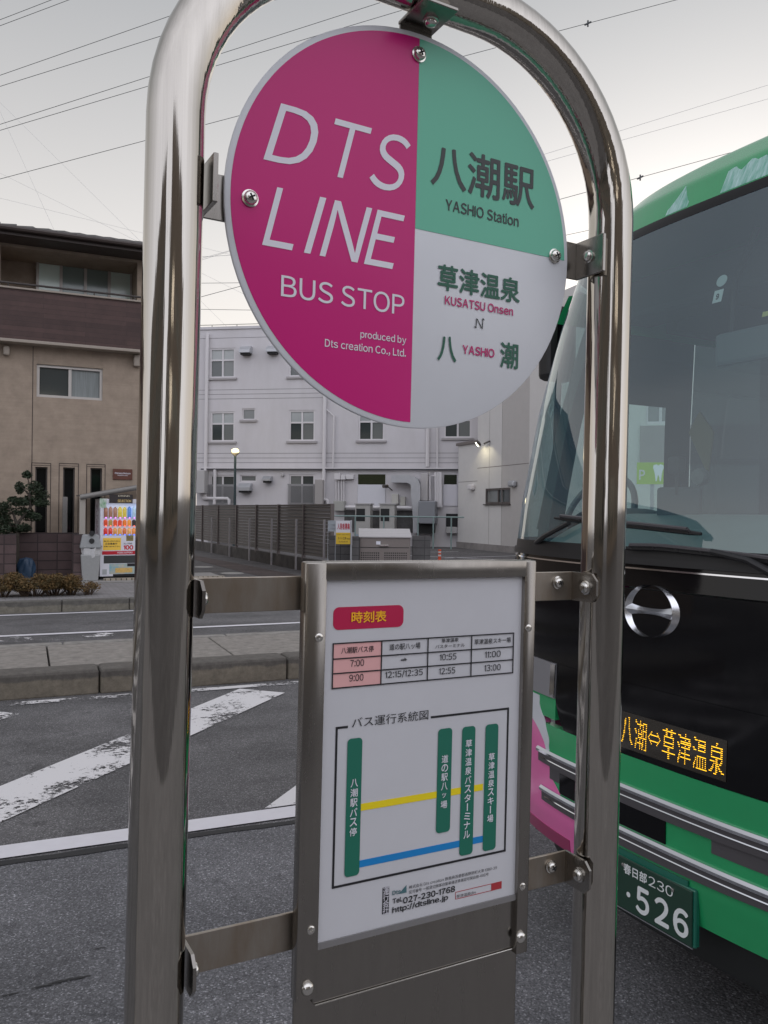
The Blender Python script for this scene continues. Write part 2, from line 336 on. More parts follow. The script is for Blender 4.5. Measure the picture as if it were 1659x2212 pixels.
def seg(mb, p, q, w, y):
    p = Vector((p[0], 0, p[1])); q = Vector((q[0], 0, q[1])); d = (q-p).normalized(); n_ = Vector((-d.z, 0, d.x))*w/2; o = Vector((0, y, 0))
    mb.add([p+n_+o, q+n_+o, q-n_+o, p-n_+o], [(0,1,2,3)])
P = [H(*Z2(*q)) for q in ((1026,408),(1023,446),(1028,410),(1045,446),(1048,450),(1050,408),(1017,440),(1056,416))]
for a_, b_ in ((0,1),(2,3),(4,5),(1,6),(5,7)): seg(ar, P[a_], P[b_], .0011, yt)
ar.build('arrow_mark', M_ink, disc)
for q in (Z1(797,222), Z1(130,790), Z2(1333,162)):
    u_, v_ = H(*q); screw(disc, u_, v_, -DW-.0004, .0064)
# brackets behind the disc: strap, bend, and a flange bolted to the tube's inner side
def bracket(side, vc, hw):
    m = MB(); t = .0025; e = HB-RT-.0025
    def X(a, b): return (a, b) if side > 0 else (-b, -a)
    m.box(*X(.165, e-.004), .0035, .0035+t, vc-hw, vc+hw); m.box(*X(e-.0045, e), -.040, .0035+t-.0002, vc-hw, vc+hw)
    o = m.build('bracket', M_steelb, SG, bev=.0008)
    screw(o, (e-.0046)*side if side > 0 else -(e-.0046), vc, -TW, .006, (-side, 0, 0), 'bolt')
    return o
vl = H(*(458,420))[1]; vr = H(*(1256,565))[1]
bracket(-1, vl, .021); bracket(1, vr, .021)
m = MB(); tu = H(903,60)[0]; zt = SZ+CV+RC-RT
m.box(tu-.019, tu+.019, .0035, .006, SZ+.165, zt-.004); m.box(tu-.02, tu+.02, -.044, .006, zt-.0045, zt-.001)
o = m.build('bracket', M_steelb, SG, bev=.0008); screw(o, tu+.004, zt-.0046, -TW, .0065, (0,0,-1), 'bolt')
# cross straps carrying the board
def strap(px_t, px_b):
    z1_, z0_ = H(*px_t)[1], H(*px_b)[1]; e = HB-RT-.002; m = MB(); m.box(-e, e, 0, .003, z0_, z1_)
    o = m.build('cross_strap', M_rust, SG, bev=.0008)
    for s in (-1, 1):
        f = MB(); c = .008; xx = s*e
        pr = [(-.040, z0_+c), (-.040+c, z0_), (.002, z0_), (.002, z1_), (-.040+c, z1_), (-.040, z1_-c)]
        xa, xb = (xx-.003*s, xx) if s > 0 else (xx, xx+.003)
        f.add([(min(xa,xb), y, z) for y, z in pr]+[(max(xa,xb), y, z) for y, z in pr], [tuple(range(6)), tuple(range(11,5,-1))]+[((i+1) % 6, i, 6+i, 6+(i+1) % 6) for i in range(6)])
        fl = f.build('flange', M_steelb, o); zc = (z0_+z1_)/2
        screw(fl, xx-.0032*s, zc, -TW-.006, .0064, (-s,0,0), 'bolt')
        if s > 0: screw(fl, xx-.024*s, zc+.004, -.0005, .0060, (0,-1,0), 'bolt')
    return o
strap((540,1246), (540,1322)); strap((515,1997), (515,2081))
# the board: back plate, channel frame, sheet
FW = .018
def Hf(x, y): return H(x, y, FW)
fu0, fv1 = Hf(663,1214); fu1 = Hf(1160,1212)[0]; fu0 = (fu0+Hf(637,2150)[0])/2; fu1 = (fu1+Hf(1140,2050)[0])/2
fv0l = Hf(632,2173)[1]; fv0r = Hf(1140,2057)[1]
wl = Hf(*Z6(172,450))[0]-fu0; wr = fu1-Hf(*Z6(1166,400))[0]; wt_ = fv1-Hf(*Z6(600,168))[1]
def chan(x0, x1, z0, z1): return MB().box(x0, x1, -FW, -.0045, z0, z1)
chan(fu0, fu0+wl, fv0l, fv1).build('frame_side', M_steelb, SG, bev=.0022, smooth=True)
chan(fu1-wr, fu1, fv0r, fv1).build('frame_side', M_steelb, SG, bev=.0022, smooth=True)
chan(fu0+wl-.003, fu1-wr+.003, fv1-wt_, fv1+.0004).build('frame_top', M_steelb, SG, bev=.0022, smooth=True)
PW = .0125
def Hp(x, y): return H(x, y, PW)
pv0 = Hp(*Z7(600,806))[1]; pl0 = Hp(*Z7(600,1080))[1]
MB().box(fu0+.004, fu1-.004, -.0042, -.0008, .62, fv1-.004).build('back_plate', M_steelb, SG, bev=.001)
MB().box(fu0+wl-.002, fu1-wr+.002, -PW+.001, -.0045, pl0, pv0+.002).build('lower_plate', M_steelb, SG, bev=.0012)
MB().box(fu0+wl, fu1-wr, -PW-.0006, -PW+.004, pl0-.0016, pl0-.0002).build('edge_glint', M_bolt, SG, bev=.0005)  # added bright strip imitating the lower plate's edge catching light
sheet = MB().box(fu0+wl-.004, fu1-wr+.004, -PW, -.0065, pv0, fv1-wt_+.004).build('timetable_sheet', M_paper, SG)
MB().box(fu0+wl, fu1-wr, -PW-.0022, -PW-.0004, pv0-.003, pv0+.0030).build('retaining_strip', mat('clear_strip', C(120,118,118), .25, coat=.5), SG)
for q in (Z6(135,460), Z6(1188,412), Z7(95,845), Z7(1158,627)):
    u_, v_ = Hf(*q); MB().lathe([(.0042,0),(.004,.0008),(.0027,.0016),(.0014,.0016),(.0011,.0007),(.0003,.0007)], (u_, -FW, v_), (0,-1,0), 18).build('rivet', M_bolt, SG, smooth=True)
for q in (Z7(77,1138), Z7(1147,880)):
    u_, v_ = Hf(*q); MB().lathe([(.0066,0),(.0066,.001),(.0056,.003),(.0036,.0044),(.0004,.0048)], (u_, -FW, v_), (0,-1,0), 20).build('dome_screw', M_bolt, SG, smooth=True)
ys = -PW-.0004
def tl(mb, rows, Z, y=ys-.0003, bold=.006):
    for t, xl, yl, xr, yr, h in rows:
        u0_, u1_ = Hp(*Z(xl, yl))[0], Hp(*Z(xr, yr))[0]; xm, ym = (xl+xr)/2, (yl+yr)/2
        fit(mb, t, u0_, u1_, Hp(*Z(xm, ym+h/2))[1], Hp(*Z(xm, ym-h/2))[1], y, bold)
def rrect(mb, x0, x1, z0, z1, r, y0, y1, n=5):
    p = []
    for cx_, cz_, a in ((x1-r, z1-r, 0), (x0+r, z1-r, 90), (x0+r, z0+r, 180), (x1-r, z0+r, 270)):
        p += [(cx_+r*cos(R(a+90*i/n)), cz_+r*sin(R(a+90*i/n))) for i in range(n+1)]
    return mb.prism(p, y0, y1)
a_ = Hp(*Z6(206,364)); b_ = Hp(*Z6(559,352)); t_ = Hp(*Z6(382,302))[1]; d_ = Hp(*Z6(382,414))[1]
rrect(MB(), a_[0], b_[0], d_, t_, .006, ys, ys+.0003).build('heading_panel', M_red, sheet)
mb = MB(); tl(mb, [('時刻表', 296,357,472,352,58)], Z6, ys-.0006, .02); mb.build('lettering', M_orange, sheet)
# timetable grid
gx = [Hp(*Z6(203,600))[0], Hp(*Z6(447,580))[0], Hp(*Z6(680,560))[0], Hp(*Z6(899,550))[0], Hp(*Z6(1109,540))[0]]
gz = [(Hp(*Z6(207,490))[1]+Hp(*Z6(1110,437))[1])/2, (Hp(*Z6(205,562))[1]+Hp(*Z6(1110,510))[1])/2, (Hp(*Z6(203,636))[1]+Hp(*Z6(1109,575))[1])/2, (Hp(*Z6(200,710))[1]+Hp(*Z6(1108,640))[1])/2]
MB().box(gx[0], gx[1], ys, ys+.0003, gz[3], gz[0]).build('shaded_column', M_rose, sheet)
mb = MB(); lw = .0006
for x in gx: mb.box(x-lw, x+lw, ys-.0006, ys-.0003, gz[3]-lw, gz[0]+lw)
for z in gz: mb.box(gx[0], gx[4], ys-.0007, ys-.0004, z-lw, z+lw)
mb.build('table_lines', M_black, sheet)
mb = MB()
tl(mb, [('八潮駅バス停', 245,523,408,517,32), ('道の駅八ッ場', 488,507,643,499,32), ('草津温泉', 750,475,835,470,20), ('バスターミナル', 718,504,865,498,18), ('草津温泉スキー場', 915,478,1097,474,27),
        ('7:00', 291,588,360,586,34), ('⇒', 545,573,578,570,20), ('10:55', 740,558,824,554,32), ('11:00', 967,544,1046,541,32),
        ('9:00', 286,662,357,659,34), ('12:15/12:35', 467,645,655,636,36), ('12:55', 737,628,818,624,32), ('13:00', 965,612,1046,608,32)], Z6, ys-.0004)
tl(mb, [('バス運行系統図', 300,880,683,855,50)], Z6, ys-.0004, .0)
tl(mb, [('株式会社 Dts creation 群馬県吾妻郡長野原町大津 1380-39', 586,618,1027,540,17), ('認可番号 一般貸切旅客自動車運送事業認可関自旅-496号', 586,645,985,571,17),
        ('草津温泉dts', 825,672,922,656,16)], Z7, ys-.0004, .0)
tl(mb, [('Tel.', 503,697,552,689,26), ('027-230-1768', 556,686,817,645,31), ('http://dtsline.jp', 502,738,782,690,36)], Z7, ys-.0004, .03)
mb.build('lettering', M_black, sheet)
mb = MB()
P = {n_: Hp(*q) for n_, q in dict(a=Z6(280,902), b=Z6(222,905), c=Z7(207,617), d=Z7(1068,457), e=Z6(1085,822), f=Z6(697,857)).items()}
xl_, xr_ = (P['b'][0]+P['c'][0])/2, (P['d'][0]+P['e'][0])/2; zt_, zb_ = (P['a'][1]+P['e'][1])/2, (P['c'][1]+P['d'][1])/2; w_ = .0011
mb.box(xl_-w_, P['a'][0], ys, ys+.0003, zt_-w_, zt_+w_); mb.box(P['f'][0], xr_+w_, ys, ys+.0003, zt_-w_, zt_+w_)
mb.box(xl_-w_, xl_+w_, ys-.0001, ys+.0002, zb_, zt_); mb.box(xr_-w_, xr_+w_, ys-.0001, ys+.0002, zb_, zt_); mb.box(xl_-w_, xr_+w_, ys-.0002, ys+.0001, zb_-w_, zb_+w_)
mb.build('diagram_border', M_black, sheet)
def band(p, q, h, m, name):
    z = (Hp(*p)[1]+Hp(*q)[1])/2; hh = abs(Hp(p[0], p[1]-h/2)[1]-Hp(p[0], p[1]+h/2)[1])/2
    MB().box(Hp(*p)[0], Hp(*q)[0], ys, ys+.0003, z-hh, z+hh).build(name, m, sheet)
band(Z7(345,220), Z7(958,133), 35*.43, M_yel, 'route_line'); band(Z7(338,503), Z7(957,396), 35*.43, M_blu, 'route_line')
vt = MB()
for txt, xa, ya, xb, yb, w6, z6a, z7b, xt0, xt1 in (('八潮駅バス停', 315,965, 299,573, 37, Z7(308,80), Z7(300,375), 308, 300), ('道の駅八ッ場', 768,916, 757,353, 35, Z6(765,1045), Z7(760,235), 765, 760),
        ('草津温泉バスターミナル', 885,906, 874,466, 33, Z6(884,968), Z7(876,385), 884, 876), ('草津温泉スキー場', 1003,894, 989,443, 32, Z6(1000,1035), Z7(990,305), 1000, 990)):
    top, bot = Hp(*Z6(xa, ya)), Hp(*Z7(xb, yb)); xc_ = (top[0]+bot[0])/2; hw = (Hp(*Z6(xa+w6, ya))[0]-Hp(*Z6(xa-w6, ya))[0])/2
    rrect(MB(), xc_-hw, xc_+hw, bot[1], top[1], .004, ys-.0004, ys-.0001).build('stop_bar', M_bar, sheet)
    za, zb = Hp(*z6a)[1], Hp(*z7b)[1]; n_ = len(txt); st = (za-zb)/n_
    for i, ch in enumerate(txt):
        zc = za-(i+.5)*st; sq = min(st*.42, hw*.62); thin = .25 if ch == 'ー' else 1
        if ch == 'ー': vt.box(xc_-.0006, xc_+.0006, ys-.0008, ys-.0007, zc-sq, zc+sq)
        else:
            kx = .62 if ch in 'ッ' else 1
            fit(vt, ch, xc_-sq*kx, xc_+sq*kx, zc-sq*kx, zc+sq*kx, ys-.0008, .012)
bx = Hp(*Z7(453,700))[0], Hp(*Z7(486,690))[0]; bz = Hp(*Z7(468,762))[1], Hp(*Z7(468,630))[1]
MB().box(*bx, ys, ys+.0003, *bz).build('label_panel', M_black, sheet)
for i, ch in enumerate('運行会社'):
    zc = bz[1]-(i+.5)*(bz[1]-bz[0])/4; sq = .0034; fit(vt, ch, sum(bx)/2-sq, sum(bx)/2+sq, zc-sq, zc+sq, ys-.0004, .0)
vt.build('lettering', M_wt, sheet)
mb = MB(); tl(mb, [('Dts', 502,656,545,650,22)], Z7, ys-.0004, .03)
q0, q1, q2 = Hp(*Z7(535,663)), Hp(*Z7(574,655)), Hp(*Z7(574,618)); mb.prism([q0, q1, q2], ys-.0002, ys)
mb.build('logo', mat('logo_teal', C(74,110,116), .5), sheet)
mb = MB(); q0, q1 = Hp(*Z7(820,668)), Hp(*Z7(1000,636)); zz = (q0[1]+q1[1])/2; hh = .0036
for x0_, x1_, z0_, z1_ in ((q0[0], q1[0], zz+hh, zz+hh+.0005), (q0[0], q1[0], zz-hh, zz-hh+.0005), (q0[0], q0[0]+.0005, zz-hh, zz+hh)): mb.box(x0_, x1_, ys, ys+.0003, z0_, z1_)
q2 = Hp(*Z7(1052,622)); mb.box(q1[0], q2[0], ys, ys+.0003, zz-hh, zz+hh+.0005); mb.build('search_box', mat('print_maroon', C(168,50,56), .5), sheet)
# ================================================================ the ground, roads and kerbs
BETA = 23.4; RB = R(BETA)
RF = Fr(Vector((0,0,0)), BETA)           # road frame: x along the street, y across it, away from the camera
def asphalt(name, rgb, seed=0., patch=.25):
    m = mat(name, rgb, .82, spec=.35); n = m.node_tree.nodes; l = m.node_tree.links; b = n['Principled BSDF']
    tc = n.new('ShaderNodeTexCoord'); mp = n.new('ShaderNodeMapping'); mp.inputs['Location'].default_value = (seed, seed*1.7, 0); l.new(tc.outputs['Object'], mp.inputs[0])
    v = n.new('ShaderNodeTexVoronoi'); v.inputs['Scale'].default_value = 170; l.new(mp.outputs[0], v.inputs['Vector'])
    sp = n.new('ShaderNodeSeparateColor'); l.new(v.outputs['Color'], sp.inputs[0])
    cr_ = n.new('ShaderNodeValToRGB'); cr_.color_ramp.elements[0].color = tuple(c*.55 for c in rgb[:3])+(1,); cr_.color_ramp.elements[1].color = tuple(min(1, c*2.6) for c in rgb[:3])+(1,)
    e = cr_.color_ramp.elements.new(.62); e.color = rgb; e = cr_.color_ramp.elements.new(.90); e.color = tuple(c*1.3 for c in rgb[:3])+(1,)
    l.new(sp.outputs[0], cr_.inputs[0])
    t = n.new('ShaderNodeTexNoise'); t.inputs['Scale'].default_value = 1.3; t.inputs['Detail'].default_value = 7; t.inputs['Roughness'].default_value = .7; l.new(mp.outputs[0], t.inputs['Vector'])
    r = n.new('ShaderNodeMapRange'); r.inputs['From Min'].default_value = .3; r.inputs['From Max'].default_value = .7; r.inputs['To Min'].default_value = 1-patch; r.inputs['To Max'].default_value = 1+patch; l.new(t.outputs['Fac'], r.inputs['Value'])
    mu = n.new('ShaderNodeMix'); mu.data_type = 'RGBA'; mu.blend_type = 'MULTIPLY'; mu.inputs['Factor'].default_value = 1
    l.new(cr_.outputs[0], mu.inputs['A']); l.new(r.outputs[0], mu.inputs['B'])
    # wheel-worn bands along the lane, oil spots, hairline cracks
    mp2 = n.new('ShaderNodeMapping'); mp2.inputs['Scale'].default_value = (.06, 1.1, 1); l.new(mp.outputs[0], mp2.inputs[0])
    t3 = n.new('ShaderNodeTexNoise'); t3.inputs['Scale'].default_value = 1.; t3.inputs['Detail'].default_value = 3; l.new(mp2.outputs[0], t3.inputs['Vector'])
    r3 = n.new('ShaderNodeMapRange'); r3.inputs['From Min'].default_value = .35; r3.inputs['From Max'].default_value = .65; r3.inputs['To Min'].default_value = .80; r3.inputs['To Max'].default_value = 1.12; l.new(t3.outputs['Fac'], r3.inputs['Value'])
    t4 = n.new('ShaderNodeTexNoise'); t4.inputs['Scale'].default_value = 2.6; t4.inputs['Detail'].default_value = 2; l.new(mp.outputs[0], t4.inputs['Vector'])
    r4 = n.new('ShaderNodeMapRange'); r4.inputs['From Min'].default_value = .66; r4.inputs['From Max'].default_value = .74; r4.inputs['To Min'].default_value = 1.; r4.inputs['To Max'].default_value = .62; l.new(t4.outputs['Fac'], r4.inputs['Value'])
    v5 = n.new('ShaderNodeTexVoronoi'); v5.feature = 'DISTANCE_TO_EDGE'; v5.inputs['Scale'].default_value = .55; nz5 = n.new('ShaderNodeTexNoise'); nz5.inputs['Scale'].default_value = 3.; l.new(mp.outputs[0], nz5.inputs['Vector'])
    ax = n.new('ShaderNodeMix'); ax.data_type = 'RGBA'; ax.blend_type = 'ADD'; ax.inputs['Factor'].default_value = .35; l.new(mp.outputs[0], ax.inputs['A']); l.new(nz5.outputs['Color'], ax.inputs['B']); l.new(ax.outputs['Result'], v5.inputs['Vector'])
    r5 = n.new('ShaderNodeMapRange'); r5.inputs['From Min'].default_value = .002; r5.inputs['From Max'].default_value = .006; r5.inputs['To Min'].default_value = .82; r5.inputs['To Max'].default_value = 1.; l.new(v5.outputs['Distance'], r5.inputs['Value'])
    m1 = n.new('ShaderNodeMath'); m1.operation = 'MULTIPLY'; l.new(r3.outputs[0], m1.inputs[0]); l.new(r4.outputs[0], m1.inputs[1]); m9 = n.new('ShaderNodeMath'); m9.operation = 'MULTIPLY'; l.new(m1.outputs[0], m9.inputs[0]); l.new(r5.outputs[0], m9.inputs[1])
    mu2 = n.new('ShaderNodeMix'); mu2.data_type = 'RGBA'; mu2.blend_type = 'MULTIPLY'; mu2.inputs['Factor'].default_value = 1; l.new(mu.outputs['Result'], mu2.inputs['A']); l.new(m9.outputs[0], mu2.inputs['B']); l.new(mu2.outputs['Result'], b.inputs['Base Color'])
    v2 = n.new('ShaderNodeTexVoronoi'); v2.inputs['Scale'].default_value = 75; l.new(mp.outputs[0], v2.inputs['Vector'])
    bp = n.new('ShaderNodeBump'); bp.inputs['Strength'].default_value = .55; bp.inputs['Distance'].default_value = .006; bp.invert = True
    l.new(v2.outputs['Distance'], bp.inputs['Height']); l.new(bp.outputs[0], b.inputs['Normal'])
    return m
def worn_paint(name, amt, scale=26., edge=True):
    """road paint rubbed through to the asphalt in flecks"""
    m = mat(name, C(214,212,212), .7); n = m.node_tree.nodes; l = m.node_tree.links; b = n['Principled BSDF']; o = n['Material Output']
    tc = n.new('ShaderNodeTexCoord'); t = n.new('ShaderNodeTexNoise'); t.inputs['Scale'].default_value = scale; t.inputs['Detail'].default_value = 9; t.inputs['Roughness'].default_value = .8; l.new(tc.outputs['Object'], t.inputs['Vector'])
    t2 = n.new('ShaderNodeTexNoise'); t2.inputs['Scale'].default_value = 2.2; t2.inputs['Detail'].default_value = 3; l.new(tc.outputs['Object'], t2.inputs['Vector'])
    ad = n.new('ShaderNodeMath'); ad.operation = 'MULTIPLY_ADD'; l.new(t2.outputs['Fac'], ad.inputs[0]); ad.inputs[1].default_value = .9; l.new(t.outputs['Fac'], ad.inputs[2])
    g = n.new('ShaderNodeMath'); g.operation = 'GREATER_THAN'; l.new(ad.outputs[0], g.inputs[0]); g.inputs[1].default_value = amt
    tr = n.new('ShaderNodeBsdfTransparent'); ms = n.new('ShaderNodeMixShader'); l.new(g.outputs[0], ms.inputs[0]); l.new(tr.outputs[0], ms.inputs[1]); l.new(b.outputs[0], ms.inputs[2]); l.new(ms.outputs[0], o.inputs[0])
    return m
ASP = (.075,.073,.076,1)
def struct(name, mb, m, M=None, bev=0., kind='structure'):
    o = mb.build(name, m, None, M, bev); o['kind'] = kind; return o
G = MB(); G.add([(-900,-900,-.004),(900,-900,-.004),(900,900,-.004),(-900,900,-.004)], [(0,1,2,3)])
struct('ground', G, asphalt('ground_asphalt', (.105,.10,.10,1), 5.))
struct('road', MB().add([(-120,-3,.0),(120,-3,.0),(120,4.5,.0),(-120,4.5,.0)], [(0,1,2,3)]), asphalt('road_asphalt', (.142,.142,.149,1), 1.), RF.M)
struct('road', MB().add([(-120,4.5,.0),(120,4.5,.0),(120,15.05,.0),(-120,15.05,.0)], [(0,1,2,3)]), asphalt('older_asphalt', (.118,.115,.116,1), 9., .35), RF.M)
sealant = mat('sealant', (.02,.02,.021,1), .7)
MB_ = MB(); n_ = 160
MB_.add([(-12+24*i/n_, 4.50+random.uniform(-.012,.012)-(.0 if j else .055), .004) for i in range(n_+1) for j in (0,1)], [(2*i, 2*i+2, 2*i+3, 2*i+1) for i in range(n_)])
struct('road_seam', MB_, sealant, RF.M)
P_fresh = mat('road_paint', C(216,214,218), .6, var=.08, vscale=9); P_worn = worn_paint('worn_road_paint', .87); P_edge = worn_paint('rubbed_edge_paint', .93, 30)
def line(y0, y1, m, x0=-40, x1=40, z=.008, name='road_line'): return struct(name, MB().add([(x0,y0,z),(x1,y0,z),(x1,y1,z),(x0,y1,z)], [(0,1,2,3)]), m, RF.M)
line(4.53, 4.70, P_fresh); line(8.02, 8.14, P_edge); line(12.33, 12.47, P_fresh); line(14.72, 14.84, P_fresh)
for k in range(-6, 7):                                  # slanted hatching bars
    x = 2.33*k
    q = [(x-1.03,4.72),(x-.42,4.72),(x+2.30,7.66),(x+1.94,7.99)]
    struct('hatching_bar', MB().add([(p[0],p[1],.008) for p in q], [(0,1,2,3)]), P_worn, RF.M)
line(11.75, 12.33, worn_paint('rubbed_stripe', 1.08, 8), -1.0, 1.2, .008, 'road_line')
for (x0_, y0_), L_, w_ in (((150,2118), .16, .012), ((95,2132), .10, .008), ((20,2150), .07, .008), ((215,2050), .05, .006)):      # dark scuffs on the asphalt
    p = gnd(x0_, y0_); q_ = RF.I @ p; n_ = 10
    struct('road_scuff', MB().add([(q_.x-L_/2+L_*i/n_, q_.y+(1 if j else -1)*w_*random.uniform(.3,1)*sin(PI*(i+.5)/(n_+1)), .004) for i in range(n_+1) for j in (0,1)], [(2*i, 2*i+2, 2*i+3, 2*i+1) for i in range(n_)]), sealant, RF.M)
# the concrete island between the carriageways
M_conc = mat('island_concrete', (.31,.285,.255,1), .88, var=.45, vscale=9, bump=.7, bscale=60)
def kerb_mat(name, top, low, zsplit):
    m = mat(name, top, .85); n = m.node_tree.nodes; l = m.node_tree.links; b = n['Principled BSDF']
    tc = n.new('ShaderNodeTexCoord'); sx = n.new('ShaderNodeSeparateXYZ'); l.new(tc.outputs['Object'], sx.inputs[0])
    t = n.new('ShaderNodeTexNoise'); t.inputs['Scale'].default_value = 3; t.inputs['Detail'].default_value = 8; t.inputs['Roughness'].default_value = .75; l.new(tc.outputs['Object'], t.inputs['Vector'])
    ad = n.new('ShaderNodeMath'); ad.operation = 'MULTIPLY_ADD'; l.new(t.outputs['Fac'], ad.inputs[0]); ad.inputs[1].default_value = -.13; l.new(sx.outputs['Z'], ad.inputs[2])
    r = n.new('ShaderNodeMapRange'); r.inputs['From Min'].default_value = zsplit-.075; r.inputs['From Max'].default_value = zsplit-.055; l.new(ad.outputs[0], r.inputs['Value'])
    mxr = n.new('ShaderNodeMix'); mxr.data_type = 'RGBA'; mxr.inputs['A'].default_value = low; mxr.inputs['B'].default_value = top; l.new(r.outputs[0], mxr.inputs['Factor'])
    t2 = n.new('ShaderNodeTexNoise'); t2.inputs['Scale'].default_value = 14; t2.inputs['Detail'].default_value = 8; t2.inputs['Roughness'].default_value = .8; l.new(tc.outputs['Object'], t2.inputs['Vector'])
    r2 = n.new('ShaderNodeMapRange'); r2.inputs['From Min'].default_value = .3; r2.inputs['From Max'].default_value = .7; r2.inputs['To Min'].default_value = .6; r2.inputs['To Max'].default_value = 1.25; l.new(t2.outputs['Fac'], r2.inputs['Value'])
    mu = n.new('ShaderNodeMix'); mu.data_type = 'RGBA'; mu.blend_type = 'MULTIPLY'; mu.inputs['Factor'].default_value = 1
    l.new(mxr.outputs['Result'], mu.inputs['A']); l.new(r2.outputs[0], mu.inputs['B']); l.new(mu.outputs['Result'], b.inputs['Base Color'])
    bp = n.new('ShaderNodeBump'); bp.inputs['Strength'].default_value = .3; bp.inputs['Distance'].default_value = .01; l.new(t2.outputs['Fac'], bp.inputs['Height']); l.new(bp.outputs[0], b.inputs['Normal'])
    return m
M_kerb = kerb_mat('kerb_concrete', (.115,.105,.092,1), (.20,.175,.135,1), .16)
M_kerbt = mat('kerb_top', (.30,.285,.26,1), .85, var=.4, vscale=10, bump=.3, bscale=90)
mb = MB(); L = 1.85; x = .66-L*6
while x < 24:
    mb.box(x+.006, x+L-.006, 8.27, 8.60, -.02, .235); x += L
struct('kerb', mb, M_kerb, RF.M, .03)
mb = MB(); x = -10.57
while x < 24:
    mb.box(x+.007, x+1.79, 8.61, 9.95, -.02, .225); x += 1.8
struct('traffic_island', mb, M_conc, RF.M, .012)
mb = MB(); x = -10.7
while x < 24:
    mb.box(x+.006, x+1.844, 9.952, 10.11, -.02, .235); x += 1.85
struct('kerb', mb, M_kerbt, RF.M, .02)
# far pavement
mb = MB(); x = -20.32
while x < 4.2:
    mb.box(x+.006, x+1.094, 15.05, 15.22, -.02, .20); x += 1.1
struct('kerb', mb, kerb_mat('far_kerb_concrete', (.125,.118,.105,1), (.20,.185,.15,1), .11), RF.M, .02)
M_tile = course_mat('pavement_tiles', (.26,.25,.25,1), (.13,.125,.12,1), .2, .1, .8, .006, .2, .5, .3, 'xy')
struct('pavement', MB().box(-30, 4.2, 15.225, 18.3, -.02, .19), M_tile, RF.M)
struct('pavement', MB().box(-30, 4.2, 18.305, 20.45, -.02, .215), mat('pale_concrete', (.30,.29,.275,1), .85, var=.3, vscale=5), RF.M)
# near pavement, under the bus stop
NF = Fr(Vector((0,0,0)), 28.7)
struct('pavement', MB().box(-30, 30, -3.5, .60, -.02, .15), M_tile, NF.M)
mb = MB(); x = -30
while x < 30: mb.box(x+.005, x+.995, .605, .775, -.02, .152); x += 1.
struct('kerb', mb, M_kerbt, NF.M, .015)
# parking lot and alley surfaces
pk = [gnd(380,1262), gnd(417,1189), gnd(420,1160), gnd(990,1160), gnd(990,1240)]
pink_a = [gnd(417,1199), gnd(660,1246), gnd(640,1262), gnd(520,1235), gnd(417,1208)]
struct('path', MB().flat([(p.x,p.y) for p in pink_a], .0, .004), asphalt('reddish_asphalt', (.085,.066,.062,1), 3.))
for a, b_ in (((872,1200),(1110,1211)), ((905,1193),(990,1192)), ((960,1206),(1140,1200))):
    p, q = gnd(*a), gnd(*b_); d = (q-p).normalized(); n_ = Vector((-d.y, d.x, 0))*.06
    struct('parking_line', MB().add([p+n_+Vector((0,0,.008)), q+n_+Vector((0,0,.008)), q-n_+Vector((0,0,.008)), p-n_+Vector((0,0,.008))], [(0,1,2,3)]), P_fresh)
for k, ((px_, py_), w) in enumerate((((438,1225.5), 'farther'), ((501.5,1239), 'nearer'))):
    p = gnd(px_, py_); o = MB().lathe([(.0005, .0), (.32, .0), (.32, .012), (.30, .016), (.0005, .016)], (0,0,0), n=32).build('manhole_cover', mat('manhole_iron', (.33,.32,.31,1), .5, var=.3), None, Matrix.Translation(p))
    tag(o, f'round pale manhole cover in the alley asphalt, the {w} of the two', 'manhole cover', 'manhole covers in the alley')
# ================================================================ house on the left
M_siding = course_mat('beige_siding', (.375,.298,.230,1), (.325,.258,.2,1), 1.1, .03, .8, .003, .07, .5, .12)
M_panel = course_mat('dark_plank_cladding', (.088,.048,.042,1), (.04,.024,.022,1), 1.8, .11, .65, .004, .35, .5, .3)
M_roof = course_mat('dark_roof_tile', (.045,.036,.034,1), (.02,.018,.018,1), .3, .25, .6, .02, .3)
M_fascia = mat('brown_fascia', (.055,.04,.035,1), .55, var=.2); M_alu = mat('aluminium_frame', (.50,.47,.44,1), .4, .35); M_alud = mat('dark_aluminium', (.09,.08,.075,1), .4, .4)
M_trim = mat('beige_trim', (.36,.31,.26,1), .6, var=.1); M_inside = mat('dark_interior', (.02,.02,.022,1), .8)
M_glass = mat('window_glass', (.008,.009,.009,1), .06, spec=.25); M_glassg = mat('frosted_green_glass', (.74,.88,.81,1), .12, spec=.8)
M_glassd = mat('dark_window_glass', (.05,.06,.06,1), .06, spec=.9); M_curt = mat('curtain', (.42,.44,.44,1), .9, var=.25, vscale=9, stretch=(6,1,.3))
K6 = .3617/1.8228
Q6 = lambda x, y: (K6*x, 466.3+K6*y); Q1 = lambda x, y: (K6*x, 960.1+K6*y); Q3 = lambda x, y: (.46297*x, 466.3+.46297*y)
HO = RF.M @ Vector((0, 20.5, .2)); HFr = Fr(HO, 24.)
HS = thing('house', 'three-storey beige house with dark plank balcony band and tiled eaves', 'house', HFr.M)
hh = HFr.hit; X0, X1 = -26., hh(318,1000)[0]
win2 = HFr.rect(*Q3(172,690), *Q3(478,862))
slits = [HFr.rect(*Q1(385,242), *Q1(510,1000)), HFr.rect(*Q1(688,248), *Q1(808,1000)), HFr.rect(*Q1(985,255), *Q1(1105,1000))]
slits = [(a, b, -.1, d) for a, b, c, d in slits]
rec = (hh(*Q6(5,500))[0], hh(*Q6(1497,500))[0], hh(*Q6(800,800))[1]-.4, (hh(*Q6(10,325))[1]+hh(*Q6(1495,503))[1])/2)
ztop = (hh(*Q6(0,262))[1]+hh(*Q6(1550,440))[1])/2
